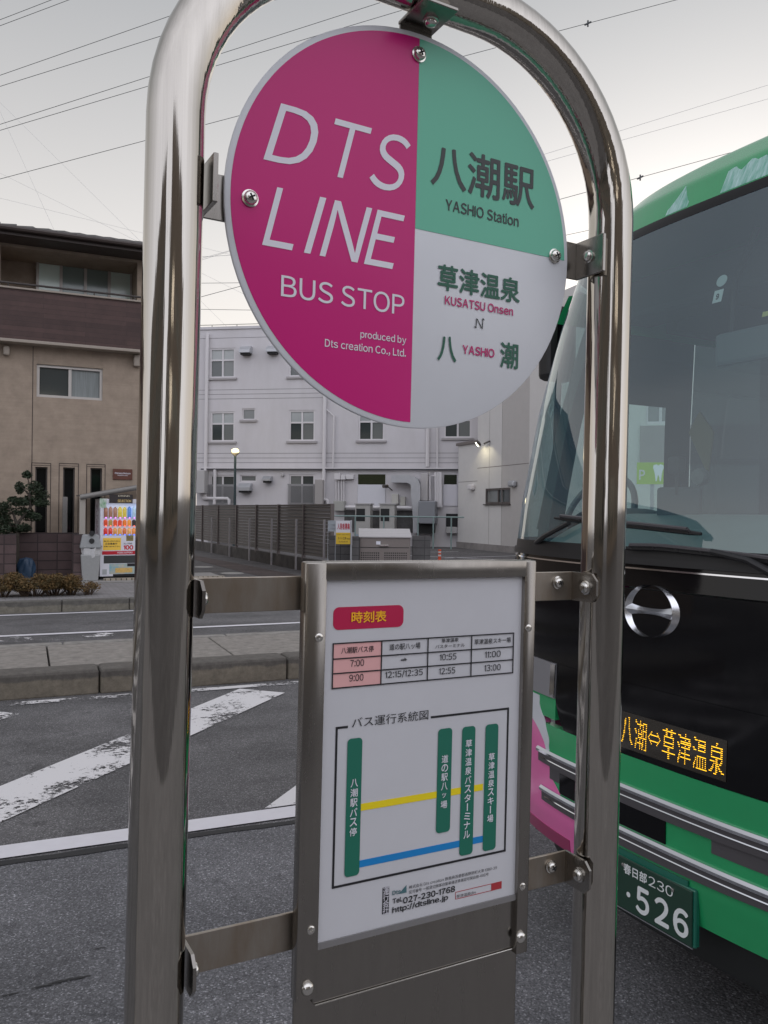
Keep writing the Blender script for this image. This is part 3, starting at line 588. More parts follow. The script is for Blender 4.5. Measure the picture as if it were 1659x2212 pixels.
mb = MB(); wall_holes(mb, X0, X1, -.3, ztop, [win2]+slits+[rec], 0, .14)
mb.box(X0, X1, 9., 9.2, -.3, ztop); mb.add([(X1,0,-.3),(X1,9.1,-.3),(X1,9.1,ztop),(X1,0,ztop)], [(0,1,2,3)]); mb.add([(X0,0,-.3),(X0,9.1,-.3),(X0,9.1,ztop),(X0,0,ztop)], [(3,2,1,0)])
wl_ = mb.build('wall', M_siding, HS)
mb = MB()
for px_ in (hh(*Q6(360,1500))[0],): mb.box(px_-.008, px_+.008, -.004, .01, -.2, rec[2]-1.)
for i, (s, q) in enumerate(zip(slits, ((345,200,553),(645,205,855),(945,215,1145)))):
    a, b = hh(*Q1(q[0],q[1])), hh(*Q1(q[2],q[1]+8)); t_ = .008
    mb.box(a[0]-t_, a[0]+t_, -.004, .01, -.2, a[1]); mb.box(b[0]-t_, b[0]+t_, -.004, .01, -.2, a[1]); mb.box(a[0]-t_, b[0]+t_, -.0045, .01, a[1]-t_, a[1]+t_)
    mb.box(a[0], b[0], -.0042, .01, s[3]+.03, s[3]+.04)
mb.build('joint', mat('siding_joint', (.06,.045,.038,1), .8), wl_)
mb = MB(); mb.box(rec[0]-1, rec[1]+1, 1.2, 1.3, rec[2], rec[3]+.3); mb.box(rec[0]-.5, rec[1]+.5, .13, 1.2, rec[3]+.01, rec[3]+.1); mb.box(rec[0]-.3, rec[0]-.01, .14, 1.2, rec[2], rec[3]); mb.box(rec[1]+.01, rec[1]+.3, .14, 1.2, rec[2], rec[3]); mb.box(rec[0], rec[1], .1, 1.2, rec[2]-.1, rec[2])
mb.build('balcony_recess', M_siding, HS)
def slide_win(parent, r, y, cols, frame=.05, mf=M_alu, panes=None, rows=None, name='window', fd=.05):
    """frame with mullions (window) and its panes"""
    a, b, c, d = r; m = MB()
    m.box(a, b, y-fd, y+.03, d-frame, d); m.box(a, b, y-fd, y+.03, c, c+frame); m.box(a, a+frame, y-fd+.002, y+.028, c+frame, d-frame); m.box(b-frame, b, y-fd+.002, y+.028, c+frame, d-frame)
    for f_ in cols[1:-1]: xx = a+(b-a)*f_; m.box(xx-frame*.55, xx+frame*.55, y-fd*.6, y+.02, c+frame, d-frame)
    zr = [0.]+(rows or [])+[1.]
    for f_ in zr[1:-1]: zz = c+(d-c)*f_; m.box(a+frame, b-frame, y-fd*.62, y+.021, zz-frame*.5, zz+frame*.5)
    w = m.build(name, mf, parent)
    k = 0
    for j in range(len(zr)-1):
        for i in range(len(cols)-1):
            pm = (panes or [M_glass])[k % len(panes or [1])]; k += 1
            x0_, x1_, z0_, z1_ = a+(b-a)*cols[i], a+(b-a)*cols[i+1], c+(d-c)*zr[j], c+(d-c)*zr[j+1]
            MB().box(x0_+.01, x1_-.01, y+.004+.006*(i % 2), y+.012+.006*(i % 2), z0_+.01, z1_-.01).build('pane', pm, w)
    return w
M_glassc = mat('curtained_pane', (.30,.33,.33,1), .07, spec=.9, var=.35, vscale=7, stretch=(7,1,.25))
slide_win(HS, win2, .10, [0,.5,1], .06, panes=[M_glassd, M_glassc])
for s in slits: slide_win(HS, (s[0], s[1], s[2], s[3]), .13, [0,1], .03, M_alud)
yb_ = 1.2
w3 = HFr.rect(*Q6(395,470), *Q6(1437,905), -yb_); a, b = HFr.hit(*Q6(395,440), -yb_), HFr.hit(*Q6(1437,572), -yb_)
w3 = (w3[0], w3[1], w3[2]-.3, (a[1]+b[1])/2)
M_glassm = mat('mid_green_glass', (.24,.30,.28,1), .1, spec=.8)  # middle panes, darker than the outer pair
slide_win(HS, w3, yb_-.08, [0,.25,.5,.75,1], .06, panes=[M_glassg, M_glassm, M_glassm, M_glassg])
mb = MB(); mb.box(w3[0]-.05, w3[1]+.05, yb_-.22, yb_-.02, w3[3]+.01, w3[3]+.28); mb.build('shutter_box', M_trim, HS, bev=.015)
# balcony parapet, cap, rail
yo = .32
def bz(ya, yb, xa=0, xb=1540): return (HFr.hit(*Q6(xa, ya), yo)[1]+HFr.hit(*Q6(xb, yb), yo)[1])/2
zc0, zc1, zp0, zp1 = bz(785,940), bz(757,925), bz(1352,1480), bz(785,940)
xe = HFr.hit(*Q6(1537,900), yo)[0]
MB().box(X0, xe, -yo, -yo+.12, zp0+.05, zp1).build('balcony_front', M_panel, HS)
mb = MB(); mb.box(X0, xe+.01, -yo-.04, -yo+.16, zp1+.001, zc1); mb.box(X0, xe+.02, -yo-.035, .0, zp0-.02, zp0+.049); mb.build('balcony_cap', M_trim, HS, bev=.01)
zr_ = bz(718,872); mb = MB().tube([(X0,-yo+.05,zr_), (xe,-yo+.05,zr_)], .025, 8)
for q in (90, 1030, 1470): xx = HFr.hit(*Q6(q,800), yo)[0]; mb.tube([(xx,-yo+.05,zc1-.01), (xx,-yo+.05,zr_)], .016, 6)
mb.build('hand_rail', M_alud, HS)
for q in ((35,1410,105,1515), (1458,1510,1530,1640)):
    r = HFr.rect(*Q6(q[0],q[1]), *Q6(q[2],q[3]), .15); MB().box(r[0], r[1], -.15, -.002, r[2], r[3]).build('vent_hood', M_trim, HS, bev=.03)
ye = .75; ze = (HFr.hit(*Q6(0,140), ye)[1]+HFr.hit(*Q6(1555,352), ye)[1])/2; zf = (HFr.hit(*Q6(0,90), ye)[1]+HFr.hit(*Q6(1555,325), ye)[1])/2; zs = (HFr.hit(*Q6(0,195), ye)[1]+HFr.hit(*Q6(1555,385), ye)[1])/2
mb = MB(); mb.box(X0-.4, X1+.3, -ye+.02, -ye+.06, zs, zf-.05); mb.box(X0-.4, X1+.3, -ye+.061, .02, zs+.02, zs+.06); mb.box(X0, X1, -.05, .02, ztop-.02, zs+.019); mb.build('eaves', M_fascia, HS)
mb = MB(); n_ = 56; x = X0-.5
while x < X1+.35:
    x2 = x+.42; mb.add([(x,-ye-.06,zf-.06),(x2,-ye-.06,zf-.03),(x2,4.6,zf+1.7),(x,4.6,zf+1.66),(x,-ye-.06,zf-.01),(x2,-ye-.06,zf+.02),(x2,4.6,zf+1.75),(x,4.6,zf+1.71)], [(0,3,2,1),(4,5,6,7),(0,1,5,4),(1,2,6,5),(3,0,4,7)]); x += .41
mb.build('roof', M_roof, HS)
mb = MB(); mb.tube([(X0-.3,-ye-.07,zs+.12),(X1+.3,-ye-.07,zs+.12)], .055, 8); mb.build('gutter', M_fascia, HS)
# name plaque
r = HFr.rect(*Q1(1230,264), *Q1(1440,386), .03); PLM = HFr.M
PQ = MB().box(r[0], r[1], -.03, -.002, r[2], r[3]).build('name_plaque', mat('plaque_brown', (.135,.045,.028,1), .5, var=.3, vscale=9), None, HFr.M, bev=.004)
tag(PQ, 'reddish-brown name plaque with white lettering on the beige house wall', 'plaque')
mb = MB(); W_, H_ = r[1]-r[0], r[3]-r[2]
fit(mb, 'Primera Maison', r[0]+.1*W_, r[0]+.9*W_, r[2]+.52*H_, r[2]+.68*H_, -.0315, .02); fit(mb, 'PRIMERA II EKI', r[0]+.24*W_, r[0]+.76*W_, r[2]+.36*H_, r[2]+.44*H_, -.0315, .02)
mb.build('lettering', M_wt, PQ)
# ---------------- block wall with a recess, bag, canopy, vending machine, bin
WF = Fr(RF.M @ Vector((0, 18.72, .2)), BETA); wh = WF.hit
M_block = course_mat('brown_block', (.115,.078,.076,1), (.045,.033,.033,1), .4, .2, .9, .012, .4, .0, .6)
xa, xb = wh(*Q1(175,1200))[0], wh(*Q1(922,1200))[0]; zt = wh(*Q1(90,980))[1]
mb = MB(); mb.box(-16, xa, 0, .16, -.1, zt); mb.box(xa-.001, xa-.16, .161, .95, -.1, zt-.002); mb.box(xa-.2, xb, .951, 1.1, -.1, zt+.01); mb.box(xb-.22, xb, 0, .95, -.1, zt)
for x0_, x1_, y0_, y1_ in ((-16.02, xa+.02, -.02, .18), (xb-.24, xb+.02, -.02, .97)): pass
tag(mb.build('block_wall', M_block, None, WF.M), 'reddish brown block garden wall with a recess in front of the beige house', 'wall')
# blue bag
r = WF.rect(*Q1(178,1240), *Q1(385,1475), -.35); mb = MB(); cxx, czz = (r[0]+r[1])/2, r[2]; hw, ht = (r[1]-r[0])/2, r[3]-r[2]
def bag(u, v):
    a = 2*PI*u; z = v; rr = (sin(PI*min(1, .25+.75*(1-z)**.8)*.62))**.7 if z < 1 else .03
    k = 1+.07*sin(a*5+z*4)+.05*sin(a*9-z*7)
    return (cxx+hw*rr*k*cos(a)*.98, .45+hw*.7*rr*k*sin(a), czz+ht*(z**.8)*(1+.03*sin(a*3)))
mb.grid(bag, 40, 16)
tag(mb.build('blue_bag', mat('blue_sheet', (.018,.05,.10,1), .5, var=.4, vscale=6, bump=.4, bscale=8), None, WF.M, smooth=True), 'dark blue covered heap lying in the recess of the brown block wall', 'bag')
# canopy
CF = Fr(RF.M @ Vector((0, 18.95, .2)), BETA); ch = CF.hit
CN = thing('canopy', 'grey sloping canopy on square posts over the lit vending machine', 'canopy', CF.M)
c0, c1 = ch(*Q1(872,575)), ch(*Q1(1503,467)); sl_ = (c1[1]-c0[1])/(c1[0]-c0[0]); xe_ = c1[0]+.45
M_can = mat('canopy_grey', (.24,.23,.215,1), .5, .2, var=.15)
mb = MB(); mb.tube([(c0[0],-.0,c0[1]), (xe_,0,c0[1]+sl_*(xe_-c0[0]))], .055, 10); mb.build('front_beam', M_can, CN, smooth=True)
mb = MB(); zq = lambda x: c0[1]+sl_*(x-c0[0])
mb.add([(c0[0],.0,zq(c0[0])+.03),(xe_,.0,zq(xe_)+.03),(xe_,1.45,zq(xe_)+.03),(c0[0],1.45,zq(c0[0])+.03),(c0[0],.0,zq(c0[0])+.06),(xe_,.0,zq(xe_)+.06),(xe_,1.45,zq(xe_)+.06),(c0[0],1.45,zq(c0[0])+.06)], [(0,3,2,1),(4,5,6,7),(0,1,5,4),(1,2,6,5),(2,3,7,6),(3,0,4,7)])
mb.build('roof_sheet', mat('canopy_sheet', (.16,.15,.145,1), .4, .2), CN)
for q0, q1, yy in ((865,930,.02), (680,735,1.2)):
    x0_, x1_ = CF.hit(*Q1(q0,800), -yy)[0], CF.hit(*Q1(q1,800), -yy)[0]; MB().box(x0_, x1_, yy, yy+(x1_-x0_), 0, zq(max(x0_, c0[0]))+.02).build('post', mat('post_beige', (.36,.33,.29,1), .6) if yy < 1 else M_can, CN, bev=.01)
# vending machine
VF = Fr(RF.M @ Vector((0, 18.80, .255)), 27.5); v0 = VF.hit(*Q1(1085,1455)); VF = Fr(VF.M @ Vector((v0[0], 0, 0)), 27.5); vh = VF.hit
VW, VH, VD = 1.05, vh(*Q1(1090,590))[1], .74
VM = thing('vending_machine', 'white lit drinks vending machine with rows of cans under the grey canopy', 'vending machine', VF.M)
M_vm = mat('vending_white', C(220,220,228), .35, coat=.3); body = MB()
zw = [vh(*Q1(1150,y))[1] for y in (1455, 1440, 1400, 1300, 1285, 1210, 1195, 1160, 990, 640)]
body.box(0, VW, 0.10, VD, .03, VH); body.box(0, VW, 0, .099, .03, zw[8]-.005); body.box(0, .06, 0, .099, zw[8]-.004, VH); body.box(VW-.06, VW, 0, .099, zw[8]-.004, VH); body.box(.061, VW-.061, 0, .099, zw[9]+.0, VH)
body.build('cabinet', M_vm, VM, bev=.006)
M_lit = mat('lit_backing', (.72,.80,1.,1), .6, emit=.28)
MB().box(.062, VW-.062, .085, .098, zw[8], zw[9]).build('lit_display', M_lit, VM)
rows_ = [vh(*Q1(1200,y))[1] for y in (795, 885, 980)]
led = [(.75,.25,1,1), (1,.18,.12,1), (.1,.22,1,1)]
for j, zz in enumerate(rows_):
    MB().box(.062, VW-.062, .012, .084, zz-.012, zz).build('shelf', mat('shelf_steel', (.55,.55,.6,1), .3, .6), VM)
    mb = MB()
    for i in range(9): xx = .12+i*.1; mb.lathe([(.016,0),(.016,.012),(.0005,.013)], (xx, .011, zz-.006), (0,-1,0), 10)
    mb.build('button_light', mat('button_glow', led[j], .5, emit=1.1), VM)
pal = [[(.35,.16,.10),(.38,.2,.13),(.42,.22,.15),(.75,.6,.08),(.78,.62,.1),(.12,.3,.75),(.55,.75,.9),(.12,.35,.8),(.7,.8,.9)],
       [(.75,.10,.04),(.5,.35,.1),(.85,.12,.04),(.8,.1,.05),(.9,.25,.05),(.95,.4,.08),(.06,.05,.05),(.5,.6,.15),(.8,.75,.1)],
       [(.7,.04,.03),(.65,.06,.03),(.75,.35,.1),(.8,.4,.1),(.7,.2,.06),(.85,.45,.15),(.8,.3,.08),(.85,.4,.1),(.7,.12,.05)]]
tops = [zw[9]-.03, rows_[0]-.035, rows_[1]-.03]; caps = {}
for j in range(3):
    mbs = {}
    for i in range(9):
        c_ = pal[j][i]; xx = .12+i*.1; h_ = (tops[j]-rows_[j])*(.88 if j == 0 else .96)*random.uniform(.94,1); r_ = .043
        key = tuple(c_); m_ = mat('drink_label', key+(1,), .3, var=.45, vscale=14, coat=.3, emit=.22)  # labels glow slightly, cabinet light put into their colour
        MB().lathe([(r_*.9,0),(r_,.006),(r_,h_*.80),(r_*.72,h_*.9),(r_*.45,h_*.93),(r_*.45,h_),(.0005,h_)], (xx, .05, rows_[j]), n=14).build('drink', m_, VM, smooth=True)
def vrect(name, q, m, y=-.004, th=.0035, parent=VM):
    r = VF.rect(*Q1(q[0],q[1]), *Q1(q[2],q[3])); return MB().box(r[0], r[1], y, y+th, r[2], r[3]).build(name, m, parent), r
def vtext(parent, txt, q, m, y=-.0055, bold=.02):
    r = VF.rect(*Q1(q[0],q[1]), *Q1(q[2],q[3])); mb = MB(); fit(mb, txt, r[0], r[1], r[2], r[3], y, bold); return mb.build('lettering', m, parent)
o, _ = vrect('yellow_notice', (1122,1018,1316,1150), mat('notice_yellow', (.72,.46,.06,1), .5, emit=.12))
vtext(o, '誠に申し訳ありません', (1130,1045,1308,1060), M_black); vtext(o, '広告募集中', (1145,1070,1275,1092), M_black); vtext(o, 'お問い合わせ下さい', (1130,1103,1308,1117), M_black)
o, _ = vrect('price_notice', (1335,1060,1460,1150), M_vm, -.003, .0025); vtext(o, 'ALL ITEMS', (1345,1070,1440,1086), M_black); vtext(o, '100', (1345,1095,1450,1145), mat('price_red', (.55,.02,.03,1), .5), bold=.05)
o, _ = vrect('red_band', (1112,1162,1600,1194), mat('band_red', (.5,.015,.03,1), .4)); vtext(o, 'POKKA SAPPORO', (1278,1168,1442,1186), M_wt)
vrect('delivery_slot', (1130,1210,1600,1287), mat('slot_grey', (.045,.05,.05,1), .3, spec=.6))
o, _ = vrect('blue_poster', (1190,1300,1590,1400), mat('poster_blue', (.16,.42,.52,1), .5, var=.5, vscale=7, vcol=(.6,.5,.35,1)))
vrect('yellow_poster', (1255,1345,1440,1392), mat('poster_gold', (.75,.5,.16,1), .5, var=.3), -.0062, .002, o); vrect('dark_poster', (1385,1295,1465,1325), M_black, -.0066, .002, o)
vrect('coin_panel', (1115,1360,1162,1415), mat('coin_grey', (.4,.42,.43,1), .5)); vrect('kick_gap', (1230,1412,1600,1428), M_dark, -.002, .0015)
o, _ = vrect('header_sign', (1190,542,1442,640), mat('header_black', (.035,.03,.03,1), .4), -.02, .018); vtext(o, 'DRINK', (1285,552,1415,570), mat('header_cream', (.6,.55,.42,1), .5), -.0215); vtext(o, 'SELECTION', (1280,600,1425,630), mat('header_gold', (.75,.55,.2,1), .5), -.0215)
vrect('green_sticker', (1085,588,1158,690), mat('sticker_green', (.12,.32,.14,1), .5, var=.7, vscale=9, vcol=(.8,.8,.8,1)), -.003, .0025)
vrect('brown_sticker', (1375,990,1450,1050), mat('sticker_brown', (.35,.3,.08,1), .5, var=.7, vscale=12, vcol=(.1,.06,.05,1)), -.003, .0025)
mb = MB(); zA, zB = .55, VH-.12; n_ = 12
for i, chh in enumerate('おいしい飲みもの自販機'):
    zc = zB-(i+.5)*(zB-zA)/n_; vs, fs = glyphs(chh, .02); xs = [v[0] for v in vs]; zs_ = [v[1] for v in vs]; s_ = .09
    mb.add([(-.003, .62-(v[0]-min(xs))/(max(xs)-min(xs)+1e-6)*.34, zc+((v[1]-min(zs_))/(max(zs_)-min(zs_)+1e-6)-.5)*s_) for v in vs], fs)
mb.build('lettering', mat('side_ink', (.22,.10,.14,1), .5), VM)
MB().box(.02, VW-.02, .05, VD-.02, -.04, .029).build('plinth', M_dark, VM)
struct('brick_edging', MB().box(1.55, 4.15, 18.66, 18.8, .19, .262), course_mat('cream_brick', (.42,.37,.30,1), (.08,.07,.06,1), .11, .2, .9, .012, .2, 0.), RF.M)
# bin
BF = Fr(RF.M @ Vector((0, 18.62, .2)), BETA); b0, b1 = BF.hit(*Q1(928,1470)), BF.hit(*Q1(1040,1470)); bt = BF.hit(*Q1(980,970))[1]; bm_ = BF.hit(*Q1(980,1195))[1]; xm = (b0[0]+b1[0])/2
BN = thing('litter_bin', 'grey plastic recycling bin with white liner beside the vending machine', 'bin', BF.M @ Matrix.Translation((xm, .2, 0)))
M_bin = mat('bin_grey', (.34,.345,.34,1), .5, var=.1)
def frus(x0, x1, z0, z1, d0, d1):
    return MB().add([(-x0,-d0,z0),(x0,-d0,z0),(x0,d0,z0),(-x0,d0,z0),(-x1,-d1,z1),(x1,-d1,z1),(x1,d1,z1),(-x1,d1,z1)], [(0,3,2,1),(4,5,6,7),(0,1,5,4),(1,2,6,5),(2,3,7,6),(3,0,4,7)])
frus(.16, .2, 0, bm_, .16, .2).build('bin_body', M_bin, BN, bev=.03)
frus(.225, .17, bm_+.12, bt-.02, .22, .15).build('bin_lid', mat('lid_grey', (.26,.27,.27,1), .4, var=.1), BN, bev=.03)
m_ = MB()
for z_ in ((bm_+bt)/2+.06, (bm_+bt)/2+.22): m_.lathe([(.055,0),(.055,.02),(.0005,.021)], (.02,-.185+.1*(z_-bm_-.3),z_), (0,-1,.2), 16)
m_.build('bin_hole', M_dark, BN)
mb = MB(); mb.grid(lambda u, v: ((.225+.02*sin(u*50)-.03*(1-v))*cos(2*PI*u)*1.05, (.215+.02*sin(u*41)-.03*(1-v))*sin(2*PI*u)*1.05, bm_-.06+.03*sin(u*31)+v*.2), 60, 4); mb.build('bin_liner', mat('white_film', (.6,.6,.6,1), .35), BN, smooth=True)
# ---------------- tree and shrubs
def crown(mb, blobs, n, size, seed):
    rnd = random.Random(seed)
    for _ in range(n):
        c, rr = rnd.choice(blobs); d = Vector((rnd.gauss(0,1), rnd.gauss(0,1), rnd.gauss(0,1))).normalized()*(rnd.random()**.45); p = Vector(c)+Vector((d.x*rr[0], d.y*rr[1], d.z*rr[2]))
        a = Vector((rnd.gauss(0,1), rnd.gauss(0,1), rnd.gauss(0,.5))).normalized(); b = a.cross(Vector((rnd.gauss(0,1), rnd.gauss(0,1), rnd.gauss(0,1)))).normalized(); s = size*rnd.uniform(.6,1.3)
        mb.add([p-a*s, p+b*s*.42+a*s*.1, p+a*s, p-b*s*.42+a*s*.1], [(0,1,2,3)])
TF = Fr(RF.M @ Vector((0, 19.5, .2)), BETA); th = TF.hit
TR = thing('tree', 'small dark green leafy tree behind the brown block wall', 'tree', TF.M @ Matrix.Translation((th(*Q1(190,900))[0], 0, 0))); tx = th(*Q1(190,900))[0]
def tp(x, y): a = th(*Q1(x,y)); return (a[0]-tx, 0, a[1])
base = (tp(190,900)[0], 0, 0); mb = MB()
mb.tube([base, tp(185,940), tp(175,850), tp(140,740)], [.05,.045,.035,.02], 7); mb.tube([tp(178,870), tp(240,800), tp(330,680), tp(320,450), tp(295,330)], [.035,.03,.025,.015,.006], 6); mb.tube([tp(240,800), tp(120,900), tp(30,720)], [.02,.02,.01], 5); mb.tube([tp(330,680), tp(450,600)], [.02,.008], 5); mb.tube([tp(320,560), tp(210,430)], [.015,.006], 5)
mb.build('trunk', mat('bark', (.06,.05,.04,1), .9), TR)
bl = [((tp(x,y)[0], random.uniform(-.15,.15), tp(x,y)[2]), (w*.0032, w*.0028, h*.0030)) for x, y, w, h in ((295,330,32,30),(215,470,32,50),(370,480,60,60),(430,570,70,60),(300,610,60,40),(220,630,60,35),(450,640,60,30),(150,600,40,25),(50,680,50,40),(40,770,50,50),(60,850,55,45),(40,930,50,40),(240,730,80,35),(330,780,60,40),(220,900,70,35),(180,930,60,25),(270,920,45,25),(400,790,30,30))]
mb = MB(); crown(mb, bl, 9000, .03, 3); mb.build('crown', mat('leaf_green', (.035,.058,.026,1), .6, var=.6, vscale=5), TR)
SHF = Fr(RF.M @ Vector((0, 16.0, .19)), BETA); sh = SHF.hit
M_shr = mat('autumn_leaf', (.20,.105,.03,1), .75, var=.75, vscale=7, vcol=(.05,.05,.02,1)); M_twig = mat('twig', (.10,.07,.05,1), .9)
shr = [('low brown shrub at the left edge of the kerb planting', 20, 90, 1450, 900), ('wide rust-brown shrub in front of the blue bag on the pavement', 370, 150, 1420, 1800), ('rust-brown shrub in front of the block wall corner on the pavement', 600, 120, 1440, 1200), ('narrow rust-brown shrub before the wall end, beside the bin', 770, 70, 1420, 700), ('sparse nearly bare twig shrub nearest the vending machine', 965, 75, 1500, 160), ('small greenish shrub between the wide rust-brown shrub and the left edge', 270, 60, 1470, 500)]
for lb, cxp, hwp, topp, nl in shr:
    c_ = sh(*Q1(cxp,1650)); top_ = sh(*Q1(cxp,topp))[1]; hw_ = hwp*K6/1789*17*1.55; T = thing('shrub', lb, 'shrub', SHF.M @ Matrix.Translation((c_[0], 0, 0)), 'brown shrubs along the far kerb')
    mb = MB(); rnd = random.Random(cxp)
    for _ in range(30):
        a_ = rnd.uniform(-1,1)*hw_; yy = rnd.uniform(-.25,.25); mb.tube([(a_*.3, yy*.4, 0), (a_*.7, yy*.8, top_*.45), (a_, yy, top_*rnd.uniform(.7,1))], [.009,.006,.003], 4)
    mb.build('stem', M_twig, T); mb = MB()
    blobs = [((rnd.uniform(-.8,.8)*hw_, rnd.uniform(-.25,.25), top_*rnd.uniform(.38,.95)), (hw_*.42, .22, top_*.22)) for _ in range(22)]
    crown(mb, blobs, int(nl*3.2), .022, cxp); mb.build('foliage', M_shr, T)
# ================================================================ white building behind the fence
M_wall = mat('white_render', (.60,.58,.60,1), .8, var=.2, vscale=.9, bump=.08, bscale=40, stretch=(1.,1,.4), vcol=(.53,.51,.52,1))
Zb = lambda x, y: (416.9+.23147*x, 685.8+.23147*y); Z4 = lambda x, y: (691.2+K6*x, 905.2+K6*y); Zc = lambda x, y: (416.9+K6*x, 960.1+K6*y); Z5 = lambda x, y: (932.6+K6*x, 850.3+K6*y)
p = at(560,1100,44); WB = Fr(Vector((p.x, p.y, 0)), -9.5); bh = WB.hit
BW = thing('white_building', 'white rendered three-storey building with pipes, ducts and vents behind the fence', 'building', WB.M)
def zz(x0, y0, x1, y1, Z=Zb): return (bh(*Z(x0,y0))[1]+bh(*Z(x1,y1))[1])/2
zr = zz(60,118,640,100); bx0, bx1 = bh(*Zb(45,600))[0], bh(1110,900)[0]
W = {}
for nm, q, Z in (('a3',(160,288,392,562),Zb), ('b3',(897,275,1135,550),Zb), ('a2',(165,880,388,1158),Zb), ('b2',(897,865,1137,1153),Zb), ('c2',(1545,855,1785,1148),Zb), ('c3',(1545,265,1785,545),Zb), ('d3',(2340,258,2600,540),Zb), ('d2',(1352,-115,1648,205),Z4), ('s2',(460,850,580,955),Zb), ('e1',(160,1470,388,1745),Zb), ('s1',(442,1470,592,1533),Zb), ('f1',(897,1465,1133,1745),Zb)):
    W[nm] = WB.rect(*Z(q[0],q[1]), *Z(q[2],q[3]))
mb = MB(); wall_holes(mb, bx0, bx1, -.3, zr, list(W.values()), 0, .16)
mb.add([(bx0,0,-.3),(bx0,14,-.3),(bx0,14,zr),(bx0,0,zr)], [(3,2,1,0)]); mb.add([(bx1,0,-.3),(bx1,14,-.3),(bx1,14,zr),(bx1,0,zr)], [(0,1,2,3)]); mb.box(bx0, bx1, 0.001, 14, zr-.3, zr-.1); mb.box(bx0,bx1,13.9,14,-.3,zr)
mb.box(bx0-.02, bx1, -.06, .25, zr, zr+.14)
wa = mb.build('wall', M_wall, BW)
mb = MB()
for a, b in ((680,662),(722,705),(765,747),(1272,1262),(1315,1307),(1358,1352)): z = zz(70,a,1100 if a < 1000 else 1655,b); mb.box(bx0, bx1, -.004, .01, z-.012, z+.012)
z = zz(80,200,660,180); mb.box(bx0, bx1, -.004, .01, z-.012, z+.012)
mb.build('joint', mat('wall_joint', (.2,.19,.2,1), .8), wa)
M_frame = mat('white_frame', (.62,.60,.61,1), .45); M_gl2 = mat('grey_pane', (.16,.17,.165,1), .08, spec=.8); M_gl3 = mat('pale_pane', (.34,.36,.36,1), .1, spec=.8)
for nm in ('a3','b3','a2','b2','c2','c3','d3','d2'): slide_win(BW, W[nm], .09, [0,.5,1], .085, M_frame, [M_glassd, M_gl2, M_gl3, M_gl3], [.60], fd=.06)
for nm in ('s2','s1'): slide_win(BW, W[nm], .09, [0,1], .06, M_frame, [M_gl2])
for nm in ('e1','f1'): slide_win(BW, W[nm], .09, [0,.5,1], .085, M_frame, [M_gl2, M_gl2, M_gl2, M_glassd], [.64])
mb = MB()
for nm in ('a3','b3','a2','b2','c2','d2','s2'): r = W[nm]; mb.box(r[0]-.12, r[1]+.12, -.10, .02, r[2]-.11, r[2]-.002)
mb.build('window_sill', mat('sill_grey', (.36,.34,.345,1), .8), BW)
M_bars = mat('bar_grey', (.30,.30,.31,1), .4, .4)
for nm in ('e1','f1'):
    r = W[nm]; mb = MB(); zt_ = r[2]+(r[3]-r[2])*.66; n_ = 26
    for i in range(n_+1): x = r[0]+(r[1]-r[0])*i/n_; mb.box(x-.012, x+.012, -.14, -.11, -.1, zt_)
    for z in (zt_, zt_-1.2): mb.box(r[0]-.05, r[1]+.05, -.15, -.10, z-.03, z+.03)
    mb.build('window_grille', M_bars, BW)
M_hood = mat('hood_steel', (.45,.46,.48,1), .35, .5)
for q in ((457,278,555,358),(706,272,806,350),(443,1548,556,1636),(668,1482,744,1545)):
    r = WB.rect(*Zb(q[0],q[1]), *Zb(q[2],q[3])); d = .5; mb = MB()
    mb.add([(r[0],0,r[3]),(r[1],0,r[3]),(r[1],0,r[2]+.1),(r[0],0,r[2]+.1),(r[0],-d*.45,r[3]),(r[1],-d*.45,r[3]),(r[1],-d,r[2]+.55*(r[3]-r[2])),(r[0],-d,r[2]+.55*(r[3]-r[2])),(r[1],-d,r[2]+.1),(r[0],-d,r[2]+.1)],
           [(0,1,5,4),(4,5,6,7),(7,6,8,9),(9,8,2,3),(0,4,7,9,3),(1,2,8,6,5)])
    h_ = mb.build('vent_hood', M_hood, BW); MB().box(r[0]+.06, r[1]-.06, -d+.06, -.05, r[2], r[2]+.099).build('hood_outlet', M_dark, h_)
def pipe(path, r, Z, name='drain_pipe', y=-.12, m=M_frame):
    mb = MB(); mb.tube([(bh(*Z(*q))[0], y, bh(*Z(*q))[1]) for q in path], r, 8); return mb.build(name, m, BW, smooth=True)
pipe([(143,155),(130,1000),(122,1680)], .10, Zb); pipe([(1237,600),(1228,1400),(1222,1680),(1230,1700),(1255,1705),(1262,1740)], .10, Zb); pipe([(1177,60),(1172,520)], .10, Z4)
pipe([(100,1688),(330,1690),(345,1705),(345,1745)], .09, Zb); pipe([(212,1420),(208,1745)], .09, Zb); pipe([(1320,920),(1312,1400)], .05, Zb, 'conduit'); pipe([(1245,855),(1320,925)], .03, Zb, 'conduit')
pipe([(1280,70),(1280,560)], .05, Z4, 'conduit')
mb = MB(); z = zz(110,1412,1650,1409); mb.box(bx0+.3, bx1, -.2, -.06, z-.01, z+.05); mb.build('cable_tray', M_frame, BW)
mb = MB(); mb.box(bx0+.3, bx1, -.19, -.08, z-.07, z-.011); mb.build('tray_underside', mat('underside_dark', (.05,.05,.06,1), .6), BW)  # dark strip along the underside of the tray
for x in (180,208,240,265): pipe([(x,665),(x,890)], .035, Z4, 'conduit')
M_box = mat('box_grey', (.42,.41,.41,1), .5)
def wbox(q, d, name, m=M_box, Z=Z4, y0=0., bev=.02, parent=BW):
    r = WB.rect(*Z(q[0],q[1]), *Z(q[2],q[3]), d); return MB().box(r[0], r[1], -d, -y0-.004, r[2], r[3]).build(name, m, parent, bev=bev), r
wbox((155,590,220,660), .25, 'junction_box', M_frame); wbox((225,607,272,660), .25, 'junction_box', M_frame); wbox((276,605,365,655), .2, 'junction_box', M_frame)
